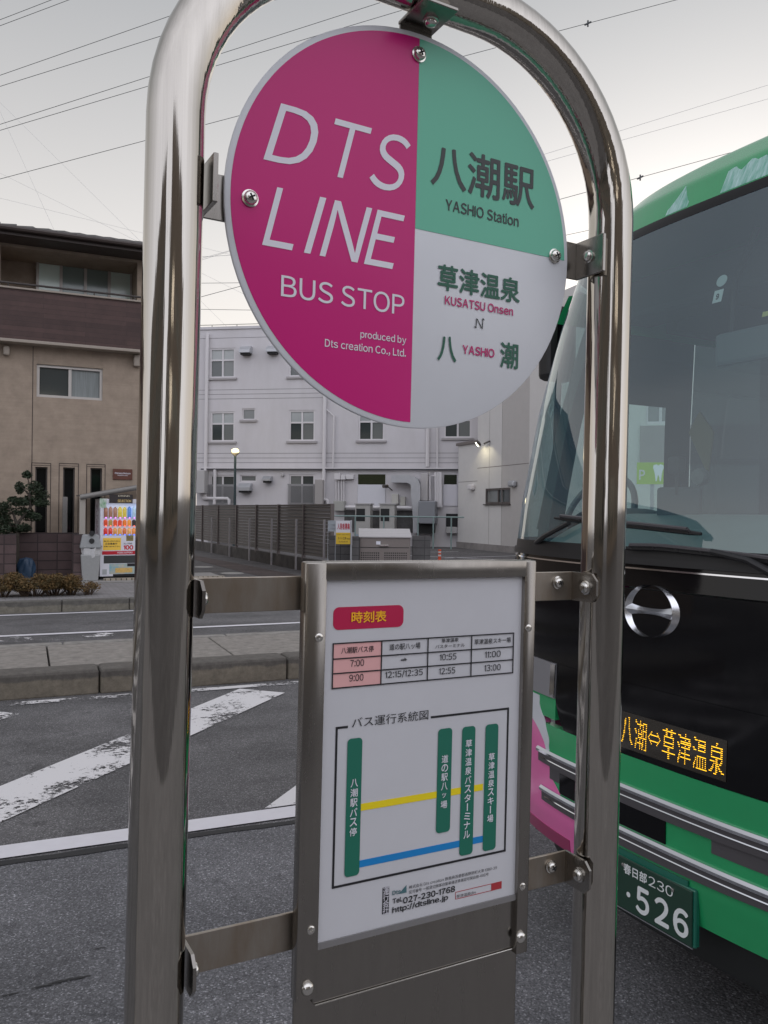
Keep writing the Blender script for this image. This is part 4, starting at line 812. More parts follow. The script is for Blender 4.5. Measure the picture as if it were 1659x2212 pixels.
wbox((145,890,262,1000), .5, 'switch_cabinet', mat('cabinet_beige', (.36,.36,.335,1), .5))
wbox((415,600,710,712), .03, 'dark_fanlight', mat('dark_green_glass', (.022,.030,.014,1), .1, spec=.8)); wbox((410,714,710,945), .05, 'blanked_panel', mat('panel_white', (.60,.60,.64,1), .5))
wbox((1352,605,1487,710), .03, 'dark_fanlight', mat('dark_green_glass2', (.02,.026,.016,1), .1, spec=.8)); wbox((1340,713,1500,948), .05, 'blanked_panel', mat('panel_white2', (.60,.59,.63,1), .5))
wbox((780,817,850,930), .22, 'gas_heater', mat('heater_cream', (.52,.51,.47,1), .45)); wbox((876,845,928,945), .22, 'gas_heater', mat('heater_grey', (.42,.41,.37,1), .45))
wbox((1098,592,1172,890), .4, 'tall_cabinet', mat('cabinet_pale', (.46,.44,.44,1), .4, .2))
M_duct = mat('galvanised_duct', (.52,.53,.55,1), .4, .45, var=.12, vscale=3)
mb = MB(); d = .75
def dpt(x, y): a = WB.hit(*Z4(x,y), d); return a
path = [((775,612),(775,690)), ((940,604),(940,692)), ((1020,625),(965,700)), ((1062,655),(982,712)), ((1090,720),(988,722)), ((1090,865),(992,865)), ((1068,948),(1005,946)), ((1070,1100),(1010,1100)), ((1078,1240),(1016,1240))]
vs = []; fs = []
for a, b in path:
    a, b = dpt(*a), dpt(*b); vs += [(a[0],-d,a[1]),(b[0],-d,b[1]),(b[0],-.1,b[1]),(a[0],-.1,a[1])]
for i in range(len(path)-1):
    for k in range(4): fs.append((4*i+k, 4*i+(k+1) % 4, 4*i+4+(k+1) % 4, 4*i+4+k))
fs += [(3,2,1,0), tuple(4*(len(path)-1)+k for k in range(4))]
mb.add(vs, fs); mb.build('exhaust_duct', M_duct, BW)
wbox((1070,892,1252,1140), 1.3, 'hopper', mat('hopper_grey', (.24,.25,.27,1), .5, .3), bev=.03); wbox((1085,1140,1235,1245), .9, 'hopper_base', M_dark)
for x, r_ in ((1268,.07),(1290,.05),(1310,.06),(1325,.06)): pipe([(x-4,580),(x,960)], r_, Z4, 'pipe', -.25)
pipe([(1205,885),(1205,625),(1250,622)], .04, Z4, 'pipe', -.3)
wbox((1372,1030,1500,1172), .1, 'dark_opening', M_inside); wbox((1372,1174,1500,1245), .3, 'low_wall', M_box)
mb = MB(); zt_ = bh(*Z4(700,965))[1]; mb.tube([(bh(*Z4(265,968))[0],-.25,zt_),(bh(*Z4(1010,968))[0],-.25,zt_)], .1, 8); mb.build('pipe', M_frame, BW, smooth=True)
wbox((265,990,1008,1240), .03, 'dark_base', mat('grimy_base', (.13,.125,.125,1), .85, var=.5, vscale=3))
o, r = wbox((1137,1512,1210,1745), .5, 'tall_cabinet', mat('cabinet_tan', (.34,.32,.31,1), .5), Zb)
o, r = wbox((20,1425,105,1640), .6, 'wall_unit', M_box, Zb)
mb = MB(); zt_ = zz(55,68,600,48); zm = zz(55,92,600,75)
for z in (zt_, zm): mb.tube([(bx0-.1,.2,z),(bx1,.2,z)], .022, 6)
x = bh(*Zb(165,80))[0]; st = bh(*Zb(398,80))[0]-x; k = -1
while x+k*st < bx1:
    if x+k*st > bx0: mb.tube([(x+k*st,.2,zr+.1),(x+k*st,.2,zt_)], .03, 6)
    k += 1
mb.build('roof_railing', mat('rail_grey', (.45,.43,.38,1), .5, .4), BW)
r = WB.rect(*Z4(698,732), *Z4(735,755), .3); mb = MB(); mb.tube([(r[0],-.55,r[2]+.1),(r[1],-.3,r[3])], .09, 8); mb.tube([(r[1],-.3,r[3]),(r[1]+.2,0,r[3]-.2)], .03, 5); mb.build('security_camera', M_alud, BW)
r = WB.rect(*Zb(820,1455), *Zb(848,1485), .1); MB().box(r[0], r[1], -.15, -.004, r[2], r[3]).build('wall_lamp', M_box, BW, bev=.05)
# air-conditioning units standing in front
for k, (q, lb) in enumerate((((385,930,545,1195), 'left unit of the beige outdoor pair with dark fan openings by the white building'), ((650,930,810,1197), 'right unit of the beige outdoor pair with dark fan openings by the white building'))):
    r = WB.rect(*Z4(q[0],q[1]), *Z4(q[2],q[3]), 1.6); zb_ = max(0., r[2])
    A = thing('outdoor_unit', lb, 'outdoor unit', WB.M @ Matrix.Translation((r[0], -1.6, 0)), 'outdoor units by the white building'); w_ = r[1]-r[0]
    MB().box(0, w_, 0, .75, 0, r[3]).build('casing', mat('unit_beige', (.42,.41,.39,1), .5, var=.1), A, bev=.02)
    a = WB.rect(*Z4(q[0]+10,975), *Z4(q[0]+104,1112), 1.61); MB().box(a[0]-r[0], a[1]-r[0], -.012, -.002, a[2], a[3]).build('fan_opening', mat('fan_black', (.012,.013,.014,1), .5), A)
    MB().box(-.05, w_+.05, -.05, .8, r[3]+.002, r[3]+.06).build('unit_top', M_box, A)
    MB().lathe([(.09,0),(.09,.01),(.0005,.011)], (w_*.12, -.003, .55), (0,-1,0), 16).build('badge', mat('badge_blue', (.3,.36,.42,1), .5), A)
# green pipe railing
p0 = WB.rect(*Z4(255,1055), *Z4(1500,1240), 2.6); RA = thing('pipe_railing', 'pale green pipe railing in front of the white building', 'railing', WB.M @ Matrix.Translation((0,-2.6,0))); M_rail = mat('rail_green', (.22,.30,.29,1), .5)
MB().tube([(p0[0]-1,0,p0[3]),(p0[1]+.3,0,p0[3])], .035, 8).build('rail', M_rail, RA)
for x in (695,1068,1235,1430,385): xx = WB.hit(*Z4(x,1100), 2.6)[0]; MB().tube([(xx,0,0),(xx,0,p0[3])], .035, 8).build('post', M_rail, RA)
mb = MB(); rnd = random.Random(4); q = [gnd(*Z4(*c)) for c in ((990,1268),(1000,1245),(1500,1250),(1500,1300),(1240,1290))]
def inpoly(x, y, P):
    r = False; n = len(P)
    for i in range(n):
        a, b = P[i], P[i-1]
        if (a[1] > y) != (b[1] > y) and x < (b[0]-a[0])*(y-a[1])/(b[1]-a[1])+a[0]: r = not r
    return r
P2 = [(p.x,p.y) for p in q]; xs = [p[0] for p in P2]; ys_ = [p[1] for p in P2]; n_ = 0
while n_ < 5000:
    x, y = rnd.uniform(min(xs),max(xs)), rnd.uniform(min(ys_),max(ys_))
    if inpoly(x, y, P2):
        a = rnd.uniform(0,2*PI); h_ = rnd.uniform(.04,.14); dx, dy = cos(a)*.02, sin(a)*.02; mb.add([(x-dx,y-dy,0),(x+dx,y+dy,0),(x+dy*2,y-dx*2,h_)], [(0,1,2)]); n_ += 1
o = mb.build('grass', mat('grass_green', (.045,.065,.022,1), .8, var=.5, vscale=2)); o['kind'] = 'stuff'
# street lamp
p = at(508,1000,41); LP = thing('street_lamp', 'lit round-headed street lamp on a dark green pole behind the fence', 'street lamp', Matrix.Translation((p.x,p.y,0))); zt_ = at(508,985,41).z
MB().tube([(0,0,0),(0,0,1),(0,0,zt_)], [.09,.07,.06], 10).build('pole', mat('lamp_pole', (.025,.045,.05,1), .5), LP, smooth=True)
MB().lathe([(.06,zt_),(.2,zt_+.12),(.22,zt_+.16)], n=16).build('collar', mat('collar_beige', (.4,.36,.3,1), .5), LP, smooth=True)
MB().lathe([(.15,zt_+.161),(.19,zt_+.22),(.17,zt_+.31),(.10,zt_+.36),(.0005,zt_+.38)], n=20).build('globe', mat('lamp_glow', (1,.84,.36,1), .4, emit=2.6), LP, smooth=True)
pl = bpy.data.lights.new('lamp_bulb', 'POINT'); pl.energy = 30; pl.color = (1,.85,.5); pl.shadow_soft_size = .3; po = bpy.data.objects.new('lamp_bulb', pl); col.objects.link(po); po.parent = LP; po.location = (0,-.5,zt_+.3)
# ---------------- annex, right of the white building
a0_, a1_ = gnd(990,1183), gnd(1140,1198); d_ = a1_-a0_; ang = math.degrees(math.atan2(d_.y, d_.x)); AF = Fr(a0_, ang); ah = AF.hit
AX = thing('annex', 'cream and tan panelled annex with small dark window beside the white building', 'building', AF.M)
xs_ = [ah(*Z5(x,900))[0] for x in (285,497,762,1062)]; xL = xs_[3]+9
zlow = ah(*Z5(290,570))[1]; ztl = ah(1190,640)[1]
M_cream = mat('cream_panel', (.60,.585,.57,1), .7, var=.06, vscale=3); M_tan = mat('tan_panel', (.46,.44,.425,1), .7, var=.06, vscale=3)
wn = AF.rect(*Z5(585,1035), *Z5(855,1200))
mb = MB(); mb.box(xs_[0], xs_[1]-.002, 0.02, 5, .3, zlow); mb.build('low_wing', M_cream, AX)
def split_wall(name, x0, x1, m, x_end=None):
    mb = MB(); h = (max(wn[0],x0), min(wn[1],x1), wn[2], wn[3]); wall_holes(mb, x0, x1, .3, ztl, [h] if h[1] > h[0] else [], 0, .12); return mb.build(name, m, AX)
split_wall('wall', xs_[1], xs_[2], M_cream); split_wall('wall', xs_[2], xs_[3], M_tan); MB().box(xs_[3]+.001, xL, -.02, .2, .3, ztl).build('wall', M_cream, AX)
mb = MB(); mb.box(xs_[1], xL, .21, 6, ztl-.2, ztl-.01); mb.add([(xs_[1],.0,.3),(xs_[1],6,.3),(xs_[1],6,ztl),(xs_[1],0,ztl)], [(3,2,1,0)]); mb.box(xs_[1], xL, 6, 6.1, .3, ztl); mb.build('rear_wall', M_cream, AX)
MB().box(xs_[0]-.1, xs_[1]+.02, -.08, 5, zlow+.001, zlow+.14).build('coping', mat('coping_dark', (.16,.14,.13,1), .5), AX)
MB().box(xs_[0]-.01, xL, -.05, .3, -.2, .298).build('plinth', mat('plinth_grey', (.28,.26,.25,1), .85, var=.35, vscale=2), AX)
mb = MB()
for x0_, x1_, ya, yb in ((497,985,806,772),): z = (ah(*Z5(x0_,ya))[1]+ah(*Z5(x1_,yb))[1])/2; mb.box(xs_[1], xL, -.005, .01, z-.015, z+.015)
z = ah(*Z5(400,957))[1]; mb.box(xs_[0], xs_[1], .014, .03, z-.012, z+.012)
for x in (xs_[2], (xs_[1]+xs_[2])/2): mb.box(x-.008, x+.008, -.004, .01, .3, ztl)
mb.build('joint', mat('panel_joint', (.2,.18,.17,1), .8), AX)
slide_win(AX, wn, .06, [0,.5,1], .09, mat('bronze_frame', (.10,.085,.08,1), .4, .3), [M_gl2, M_glassd])
MB().box(wn[0]-.08, wn[1]+.05, -.09, -.004, wn[2]-.05, wn[2]).build('window_sill', M_alud, AX)
for q, m in (((425,990,470,1050), M_frame), ((868,950,933,1012), M_hood)):
    r = AF.rect(*Z5(q[0],q[1]), *Z5(q[2],q[3])); MB().box(r[0], r[1], -.22, -.021 if m is M_hood else .018, r[2], r[3]).build('vent_cap', m, AX, bev=.07)
r = AF.rect(*Z5(557,520), *Z5(640,580)); fx, fz = (r[0]+r[1])/2, (r[2]+r[3])/2
fl = MB().tube([(fx+.35,-.02,fz+.12),(fx+.3,-.3,fz-.02)], .04, 8).build('flood_light', M_alud, AX)
mb = MB(); mb.lathe([(.0005,-.02),(.14,-.02),(.16,.05),(.1,.1),(.0005,.1)], (fx,-.45,fz), (.5,.55,.55), 16); mb.build('lamp_head', M_alud, fl)
mb = MB(); mb.lathe([(.0005,0),(.13,0),(.13,.012),(.0005,.012)], (fx-.03,-.48,fz-.03), (-.5,-.55,-.55), 16); mb.build('lens', mat('flood_glow', (1,.95,.7,1), .4, emit=7), fl)
sp = bpy.data.lights.new('flood_bulb', 'SPOT'); sp.energy = 22; sp.spot_size = R(120); sp.color = (1,.9,.6); sp.shadow_soft_size = .1; so_ = bpy.data.objects.new('flood_bulb', sp); col.objects.link(so_); so_.parent = AX; so_.location = (fx,-.62,fz-.1); so_.rotation_euler = (R(38), 0, 0)
# ---------------- louvred fence along the alley
e0 = Vector((-8.6,37.3,0)); e1 = Vector((-1.39,22.4,0)); dv = (e1-e0).normalized(); e0 = e0-dv*3.; ang = math.degrees(math.atan2(dv.y, dv.x)); FF = Fr(e0, ang); FL = (e1-e0).length
FN = thing('louvre_fence', 'long grey-brown louvred fence on a low concrete kerb along the alley', 'fence', FF.M); fh = FF.hit
M_fence = mat('fence_taupe', (.060,.049,.046,1), .6, var=.15, vscale=2); M_fpost = mat('fence_post_taupe', (.12,.10,.095,1), .5, .1)
zt_ = 1.95; zb_ = .47
xp = [fh(*Zc(x,900))[0] for x in (280,480,697,937,1210,1518)]; xp[-1] = FL; xp = [xp[0]-(xp[1]-xp[0])*1.0]+xp; xp = [xp[0]-2.2]+xp
for i in range(len(xp)-1):
    mb = MB(); n_ = 14; h_ = (zt_-zb_-.06)/n_
    for k in range(n_):
        z = zb_+k*h_; mb.add([(xp[i]+.03,.0,z),(xp[i+1]-.03,.0,z),(xp[i+1]-.03,-.035,z+.01),(xp[i]+.03,-.035,z+.01),(xp[i]+.03,.0,z+h_*.93),(xp[i+1]-.03,.0,z+h_*.93),(xp[i+1]-.03,.02,z+h_*.93),(xp[i]+.03,.02,z+h_*.93)], [(3,2,5,4),(0,1,2,3),(4,5,6,7),(7,6,1,0)])
    mb.box(xp[i]+.03, xp[i+1]-.03, -.03, .03, zt_-.06, zt_)
    mb.build('louvre_panel', M_fence, FN)
for x in xp: MB().box(x-.03, x+.03, -.06, .04, zb_-.15, zt_+.01).build('post', M_fpost, FN)
MB().box(-3, FL+.1, -.05, .12, -.1, .38).build('kerb_wall', mat('dirty_concrete', (.035,.032,.03,1), .9, var=.6, vscale=1.5, vcol=(.11,.10,.095,1)), FN)
for k, (x, yt_) in enumerate(((205,795),(400,795),(615,803),(857,806),(1125,811),(1430,818))):
    r = fh(*Zc(x,yt_), .12); xx = r[0]
    ordn = ['farthest', 'second farthest', 'third farthest', 'third nearest', 'second nearest', 'nearest'][k]
    o = MB().box(-.025, .025, -.025, .025, 0., r[1]).build('guard_post', mat('guard_grey', (.36,.34,.35,1), .5, .2), None, FF.M @ Matrix.Translation((xx,-.12,0)))
    tag(o, f'thin pale steel post in front of the louvred fence, {ordn} of the six', 'post', 'thin posts along the louvred fence')
# ---------------- waste box, low block walls, letting sign, mesh panel, traffic post
Yb = 22.
SB = Fr(Vector((0,Yb,0)), 2.); sbx = SB.hit
q = lambda x, y, off=0.: SB.hit(*Z4(x,y), off)
ST_ = thing('waste_box', 'beige metal refuse storage box with a ribbed sloping lid and perforated front', 'storage box', SB.M @ Matrix.Translation((q(435,1290)[0],0,0))); ox = q(435,1290)[0]; wd_ = q(985,1290)[0]-ox; zf_ = q(700,1292)[1]
M_sb = mat('box_taupe', (.22,.19,.175,1), .45, var=.1)
MB().box(0, wd_, 0, .9, .05, zf_).build('box_body', M_sb, ST_, bev=.01)
zl = SB.hit(*Z4(700,1203), -.85)[1]; xl0, xl1 = SB.hit(*Z4(350,1203), -.85)[0]-ox, SB.hit(*Z4(905,1200), -.85)[0]-ox
mb = MB()
for k in range(5):
    v0_, v1_ = k/5, (k+1)/5-.012
    f_ = lambda v: (-.02, -.03+.9*v, zf_+.005+(zl-zf_)*v); 
    a, b = f_(v0_), f_(v1_); mb.add([(-.03,a[1],a[2]),(wd_+.03,a[1],a[2]),(wd_+.03,b[1],b[2]),(-.03,b[1],b[2]),(-.03,a[1],a[2]+.025),(wd_+.03,a[1],a[2]+.025),(wd_+.03,b[1],b[2]+.025),(-.03,b[1],b[2]+.025)], [(0,3,2,1),(4,5,6,7),(0,1,5,4),(1,2,6,5),(2,3,7,6),(3,0,4,7)])
mb.build('lid', mat('lid_alu', (.52,.50,.50,1), .4, .3), ST_)
z0_, z1_ = q(700,1398)[1], q(700,1435)[1]; mb = MB(); mb.box(.01, wd_-.03, -.004, -.001, z0_-.012, z0_+.005); mb.build('door_gap', M_dark, ST_)
mb = MB(); xa_, xb_ = q(612,1370)[0]-ox, q(745,1370)[0]-ox; zh = q(700,1378)[1]; mb.box(xa_+.08, xb_, -.05, -.001, zh-.02, zh+.02); mb.build('handle', M_bolt, ST_, bev=.005)
r0 = q(612,1330); r1 = q(658,1366); MB().box(r0[0]-ox, r1[0]-ox, -.004, -.001, r1[1], r0[1]).build('label_plate', M_vm, ST_)
mb = MB(); zA = q(700,1455)[1]; 
for j in range(5):
    for i in range(22):
        if i in (9,10): continue
        x = .05+i*(wd_-.16)/21; z = zA-.01-j*.062; mb.add([(x-.016,-.0015,z-.018),(x+.016,-.0015,z-.018),(x+.016,-.0015,z+.018),(x-.016,-.0015,z+.018)], [(0,1,2,3)])
mb.build('perforation', M_dark, ST_)
M_lb = course_mat('grey_block', (.12,.115,.115,1), (.05,.05,.05,1), .4, .2, .9, .01, .3, 0.)
def lowwall(xa, xb, ytop, lb, y0, y1):
    a, b = q(xa,ytop, -y0), q(xb,ytop, -y0); o = MB().box(a[0], b[0], y0, y1, -.05, a[1]).build('block_wall', M_lb, None, SB.M); tag(o, lb, 'wall'); return o
lowwall(352,434,1285,'grey block pillar wall at the left side of the refuse storage box', -.15, .9)
lowwall(1012,1203,1272,'grey block wall at the right side of the refuse storage box', .1, .3)
lowwall(100,349,1268,'dark low block wall behind the yellow and white letting sign', .35, .55)
LS = thing('letting_sign', 'white over yellow tenant letting sign with red writing on a grey post', 'sign', SB.M @ Matrix.Translation((q(338,1300,.35)[0],-.35,0))); lx = q(338,1300,.35)[0]
def lr(x0, y0, x1, y1, y=.38): r = SB.rect(*Z4(x0,y0), *Z4(x1,y1), y); return (r[0]-lx, r[1]-lx, r[2], r[3])
MB().tube([(0,.03,0),(0,.03,q(338,1100,.35)[1])], .022, 8).build('post', M_hood, LS)
r = lr(175,1105,330,1362); bd = MB().box(r[0], r[1], -.03, -.012, r[2], r[3]).build('sign_board', mat('board_white', C(205,203,208), .4), LS)
r2 = lr(175,1236,330,1362); MB().box(r2[0], r2[1], -.0335, -.0302, r2[2]-.001, r2[3]).build('yellow_panel', mat('board_yellow', (.60,.40,.03,1), .45), bd)
mb = MB(); r3 = lr(188,1133,326,1204); fit(mb, '入居者募集', r3[0], r3[1], r3[2], r3[3], -.0345, .018); mb.build('lettering', mat('board_red', (.42,.015,.04,1), .5), bd)
mb = MB()
for t, qd, bo in (('お問い合わせは', (180,1252,325,1264), .0), ('ミハト工房', (195,1283,285,1312), .02), ('不動産部', (290,1295,325,1312), .01), ('TEL.048-998-5678', (205,1328,305,1344), .01)): r4 = lr(*qd); fit(mb, t, r4[0], r4[1], r4[2], r4[3], -.0345, bo)
mb.build('lettering', M_black, bd)
r = lr(88,1107,168,1222, .2); MP = MB(); n_ = 5
for i in range(n_+1): x = r[0]+(r[1]-r[0])*i/n_; MP.tube([(x,-.2+.35,0 if i in (0,n_) else r[2]),(x,.15,r[3])], .006, 5)
for k in range(4): z = r[2]+(r[3]-r[2])*k/3; MP.tube([(r[0],.15,z),(r[1],.15,z)], .006, 5)
MP.box(r[0], r[1], .158, .164, r[2], r[3])
tag(MP.build('mesh_panel', mat('mesh_grey', (.42,.45,.48,1), .5, .2), None, LS.matrix_basis.copy()), 'small pale mesh panel on thin legs beside the letting sign', 'panel')
p = gnd(949.5,1212); TP = thing('traffic_post', 'orange and white traffic delineator post standing in the car park', 'traffic post', Matrix.Translation((p.x,p.y,0))); h_ = at(949.5,(1650*1.0/1.8228+0)+1420*K6, p.y).z
M_or = mat('post_orange', (.62,.09,.035,1), .45); M_pw = mat('post_white', (.6,.58,.58,1), .4)
MB().lathe([(.12,0),(.12,.03),(.06,.05)], n=16).build('base', M_or, TP)
zs_ = [.05+(h_-.05)*k/6 for k in range(7)]
for k in range(6): MB().lathe([(.055 if k < 5 else .06,zs_[k]+.001),(.055 if k < 5 else .06,zs_[k+1])], n=16).build('band', M_pw if k in (2,4) else M_or, TP, smooth=True)
# dental clinic sign seen through the bus
q0 = at(1370,1023,19.); DF = Fr(Vector((q0.x,q0.y,0)), -14); r = DF.rect(1376,999,1440,1046)
DS = thing('clinic_sign', 'lime green parking sign with a tooth picture, seen through the bus window', 'sign', DF.M)
DFx = r; bd = MB().box(r[0], r[1]+.25, 0, .08, r[2], r[3]).build('sign_board', mat('clinic_green', (.30,.46,.05,1), .4, emit=.15), DS)
mb = MB(); w_ = r[1]-r[0]; h_ = r[3]-r[2]; fit(mb, 'P', r[0]+.08*w_, r[0]+.27*w_, r[2]+.2*h_, r[2]+.66*h_, -.004, .02); mb.build('lettering', M_wt, bd)
tp_ = [(-.5,.9),(-.2,.98),(0,.86),(.2,.98),(.5,.9),(.56,.6),(.42,.25),(.34,-.25),(.28,-.75),(.16,-.8),(.08,-.3),(0,-.12),(-.08,-.3),(-.16,-.8),(-.28,-.75),(-.34,-.25),(-.42,.25),(-.56,.6)]
MB().prism([(r[0]+.72*w_+x*.32*w_, r[2]+.48*h_+z*.44*h_) for x, z in tp_], -.006, -.001).build('tooth_picture', mat('tooth_white', C(214,220,225), .4, emit=.2), bd)
mb = MB()
for x in (r[0]+.3, r[1]-.05): mb.box(x, x+.08, .02, .08, 0, r[2])
mb.build('post', M_hood, DS)
b0 = at(1345,1000,26); NB = Fr(Vector((b0.x,b0.y,0)), -14); n0 = NB.hit(1300,1000)[0]; n1 = NB.hit(1640,1000)[0]
NB_ = thing('clinic_building', 'pale clinic building behind the bus with a grey upper band', 'building', NB.M); 
w1 = NB.rect(1395,860,1460,915); mb = MB(); wall_holes(mb, n0, n1, -.1, 8., [w1], 0, .15); mb.box(n0, n1, .4, 5, 7.6, 7.8); mb.build('wall', mat('clinic_wall', (.62,.64,.60,1), .7, var=.06), NB_); slide_win(NB_, w1, .1, [0,.5,1], .08, M_frame, [M_gl2])
r = NB.rect(1383,920,1640,1000); MB().box(r[0], r[1], -.05, -.004, r[2], r[3]).build('wall_band', mat('clinic_grey', (.33,.31,.30,1), .7), NB_)
# ---------------- wires
M_wire = mat('wire_dark', (.05,.055,.06,1), .6); M_wirep = mat('wire_pale', (.30,.30,.31,1), .6)
def wire(p, q, Y, r, lb, m=M_wire, sp=(), grp='overhead wires'):
    d = (q[0]-p[0], q[1]-p[1]); k = 1.3
    a = (p[0]-d[0]*.5*(k-1)*2, p[1]-d[1]*.5*(k-1)*2); b = (q[0]+d[0]*(k-1), q[1]+d[1]*(k-1))
    Ya, Yb_ = (Y if isinstance(Y, tuple) else (Y, Y)); A, B = at(*a, Ya), at(*b, Yb_); n_ = 24
    D_ = B-A; A, B, A0, B0 = A-D_*1.2, B+D_*1.2, A, B; r *= .8
    mid = (A+B)/2; mb = MB(); mb.tube([A+(B-A)*(i/n_)-Vector((0,0,.15*4*(i/n_)*(1-i/n_)*.3))-mid for i in range(n_+1)], r, 5)
    for s in sp:
        t_ = ((s-a[0])/(b[0]-a[0])+1.2)/3.4; c_ = A+(B-A)*t_-mid-Vector((0,0,.15*4*t_*(1-t_)*.3)); dd = (B-A).normalized(); mb.tube([c_-dd*.12-Vector((0,0,.03)), c_+dd*.12+Vector((0,0,.02))], .035, 6); mb.tube([c_-Vector((0,0,.12)), c_+Vector((0,0,.1))], .03, 6)
    tag(mb.build('overhead_wire', m, None, Matrix.Translation(mid)), lb, 'wire', grp)
ws = [((0,40),(106,-1),'topmost dark overhead wire, crossing only the upper left corner'), ((0,53),(141,0),'second dark overhead wire across the upper left corner'),
      ((0,160),(355,36),'third dark wire from the top left corner'), ((0,184),(345,76),'fourth dark wire from the top left corner'),
      ((0,266),(837,-2),'upper of the two close parallel dark wires left of the disc'), ((0,279),(860,22),'lower of the two close parallel dark wires left of the disc')]
for p, q_, lb in ws: wire(p, q_, 30, .0125, lb)
wire((0,384),(1450,0), 30, .0125, 'long dark wire with a clamp, crossing behind the disc to the top right', sp=(1270,))
wire((1210,428),(1659,305), 32, .013, 'dark wire with a clamp above the green bus roof', sp=(1383,)); wire((1225,505),(1340,480), 32, .012, 'short dark wire between the disc and the right post')
wire((1181,330),(1659,182), 46, .010, 'upper of two faint pale wires right of the disc', M_wirep); wire((1181,347),(1659,212), 46, .010, 'lower of two faint pale wires right of the disc', M_wirep)
wire((430,553),(500,549), 38, .010, 'level wire highest of three between left post and disc', M_wirep); wire((430,609.6),(520,608.8), 38, .013, 'level wire in the middle of three between left post and disc'); wire((430,666),(560,668), 38, .013, 'level wire lowest of three, just above the roof railing')
for p, q_, lb in (((0,240),(115,492),'faint steep transmission line over the house roof, left one'), ((35,255),(310,527),'faint diagonal transmission line ending at the left post'), ((0,373),(310,527),'faint shallow transmission line over the house roof'), ((0,427),(310,503),'faint transmission line, flattest over the house roof')):
    wire(p, q_, 90, .014, lb, mat('faint_wire', (.42,.42,.42,1), .6))
# ---------------- unseen blocks added behind the camera, shaped to band the posts' reflections
for x0_, x1_, y_, h_, lb, c_ in ((-60,-7,-27,15,'long tall grey block added out of view, mirrored dark in the steel posts',(.17,.155,.145,1)), (1.5,55,-30,17,'taller brownish block added out of view, mirrored in the posts beside a bright gap',(.19,.165,.15,1))):
    RB_ = thing('reflection_block', lb, 'building', Matrix.Translation((0,y_,0)))
    MB().box(x0_, x1_, 0, -9, 0, h_).build('wall', mat('reflection_wall', c_, .7, var=.2, vscale=.6), RB_)
    for k in range(int((x1_-x0_)/4)):
        for z_ in (1.,5.,9.): MB().box(x0_+1+k*4, x0_+3.6+k*4, .02, .06, z_, z_+2.2).build('window', M_glassd, RB_)
# ================================================================ the coach
BB = R(28.7); BX = Vector((sin(BB), -cos(BB), 0)); BY = Vector((cos(BB), sin(BB), 0)); BO = Vector((.876, 2.71, 0))
BM = Matrix(((BX.x, BY.x, 0, BO.x), (BX.y, BY.y, 0, BO.y), (0, 0, 1, 0), (0,0,0,1)))
BU = thing('coach', 'green and pink coach with black nose, chrome emblem and amber destination display', 'bus', BM)
PE = 2.6; DB = .55
RAKE = [(.15,.12),(.30,.05),(.45,.02),(.6,0),(1.0,0),(1.5,.025),(1.8,.065),(2.2,.15),(2.6,.265),(2.87,.365),(3.0,.43),(3.1,.53),(3.17,.70),(3.20,.95),(3.22,1.6)]
WID = [(.15,1.0),(.5,1.10),(.8,1.14),(1.2,1.155),(1.6,1.165),(2.2,1.155),(2.87,1.12),(3.0,1.06),(3.1,.98),(3.17,.88),(3.22,.6)]
def itp(z, P):
    if z <= P[0][0]: return P[0][1]
    for (a, b), (c, d) in zip(P, P[1:]):
        if z <= c: t = (z-a)/(c-a); return b+(d-b)*t
    return P[-1][1]
def S0(t, z):
    w = itp(z, WID); st, ct = sin(R(t)), cos(R(t)); sg = 1 if st >= 0 else -1
    return Vector((w*sg*abs(st)**(2/PE), DB*(1-abs(ct)**(2/PE))+itp(z, RAKE), z))
def SN(t, z):
    e = .4; a = S0(min(t+e, 89.9), z)-S0(max(t-e, -89.9), z); b = S0(t, z+.01)-S0(t, z-.01); n = a.cross(b).normalized()
    return n if n.y < 0 or abs(n.y) < .3 else -n
def S(t, z, off=0.): return S0(t, z)+SN(t, z)*off
def tof(x, z):                                   # bow angle for a lateral position
    w = itp(z, WID); q = max(-1, min(1, x/w)); return math.degrees(math.asin((1 if q >= 0 else -1)*abs(q)**(PE/2)))
def patch(name, m, f0, f1, g0, g1, off=.004, th=.02, nt=24, nz=10, parent=BU, smooth=True, xs=False, otop=None):
    """skin piece: t runs f0(v)..f1(v), z runs g0(u)..g1(u)"""
    F0, F1 = (f0 if callable(f0) else lambda v: f0), (f1 if callable(f1) else lambda v: f1); G0, G1 = (g0 if callable(g0) else lambda u: g0), (g1 if callable(g1) else lambda u: g1)
    def pos(u, v, o):
        t = F0(v)+(F1(v)-F0(v))*u; z = G0(u)+(G1(u)-G0(u))*v
        if otop is not None: o += (otop-off)*v
        return S(tof(t, z) if xs else t, z, o)
    mb = MB(); mb.grid(lambda u, v: pos(u, v, off), nt, nz)
    if not th: return mb.build(name, m, parent, smooth=smooth)
    k = len(mb.v); mb.grid(lambda u, v: pos(u, v, off-th), nt, nz)
    for f in range(len(mb.f)//2, len(mb.f)): mb.f[f] = tuple(reversed(mb.f[f]))
    for i in range(nt): mb.f.append((i+1, i, k+i, k+i+1)); a = nz*(nt+1); mb.f.append((a+i, a+i+1, k+a+i+1, k+a+i))
    for j in range(nz): a, b = j*(nt+1), (j+1)*(nt+1); mb.f.append((a, b, k+b, k+a)); mb.f.append((b+nt, a+nt, k+a+nt, k+b+nt))
    return mb.build(name, m, parent, smooth=smooth)
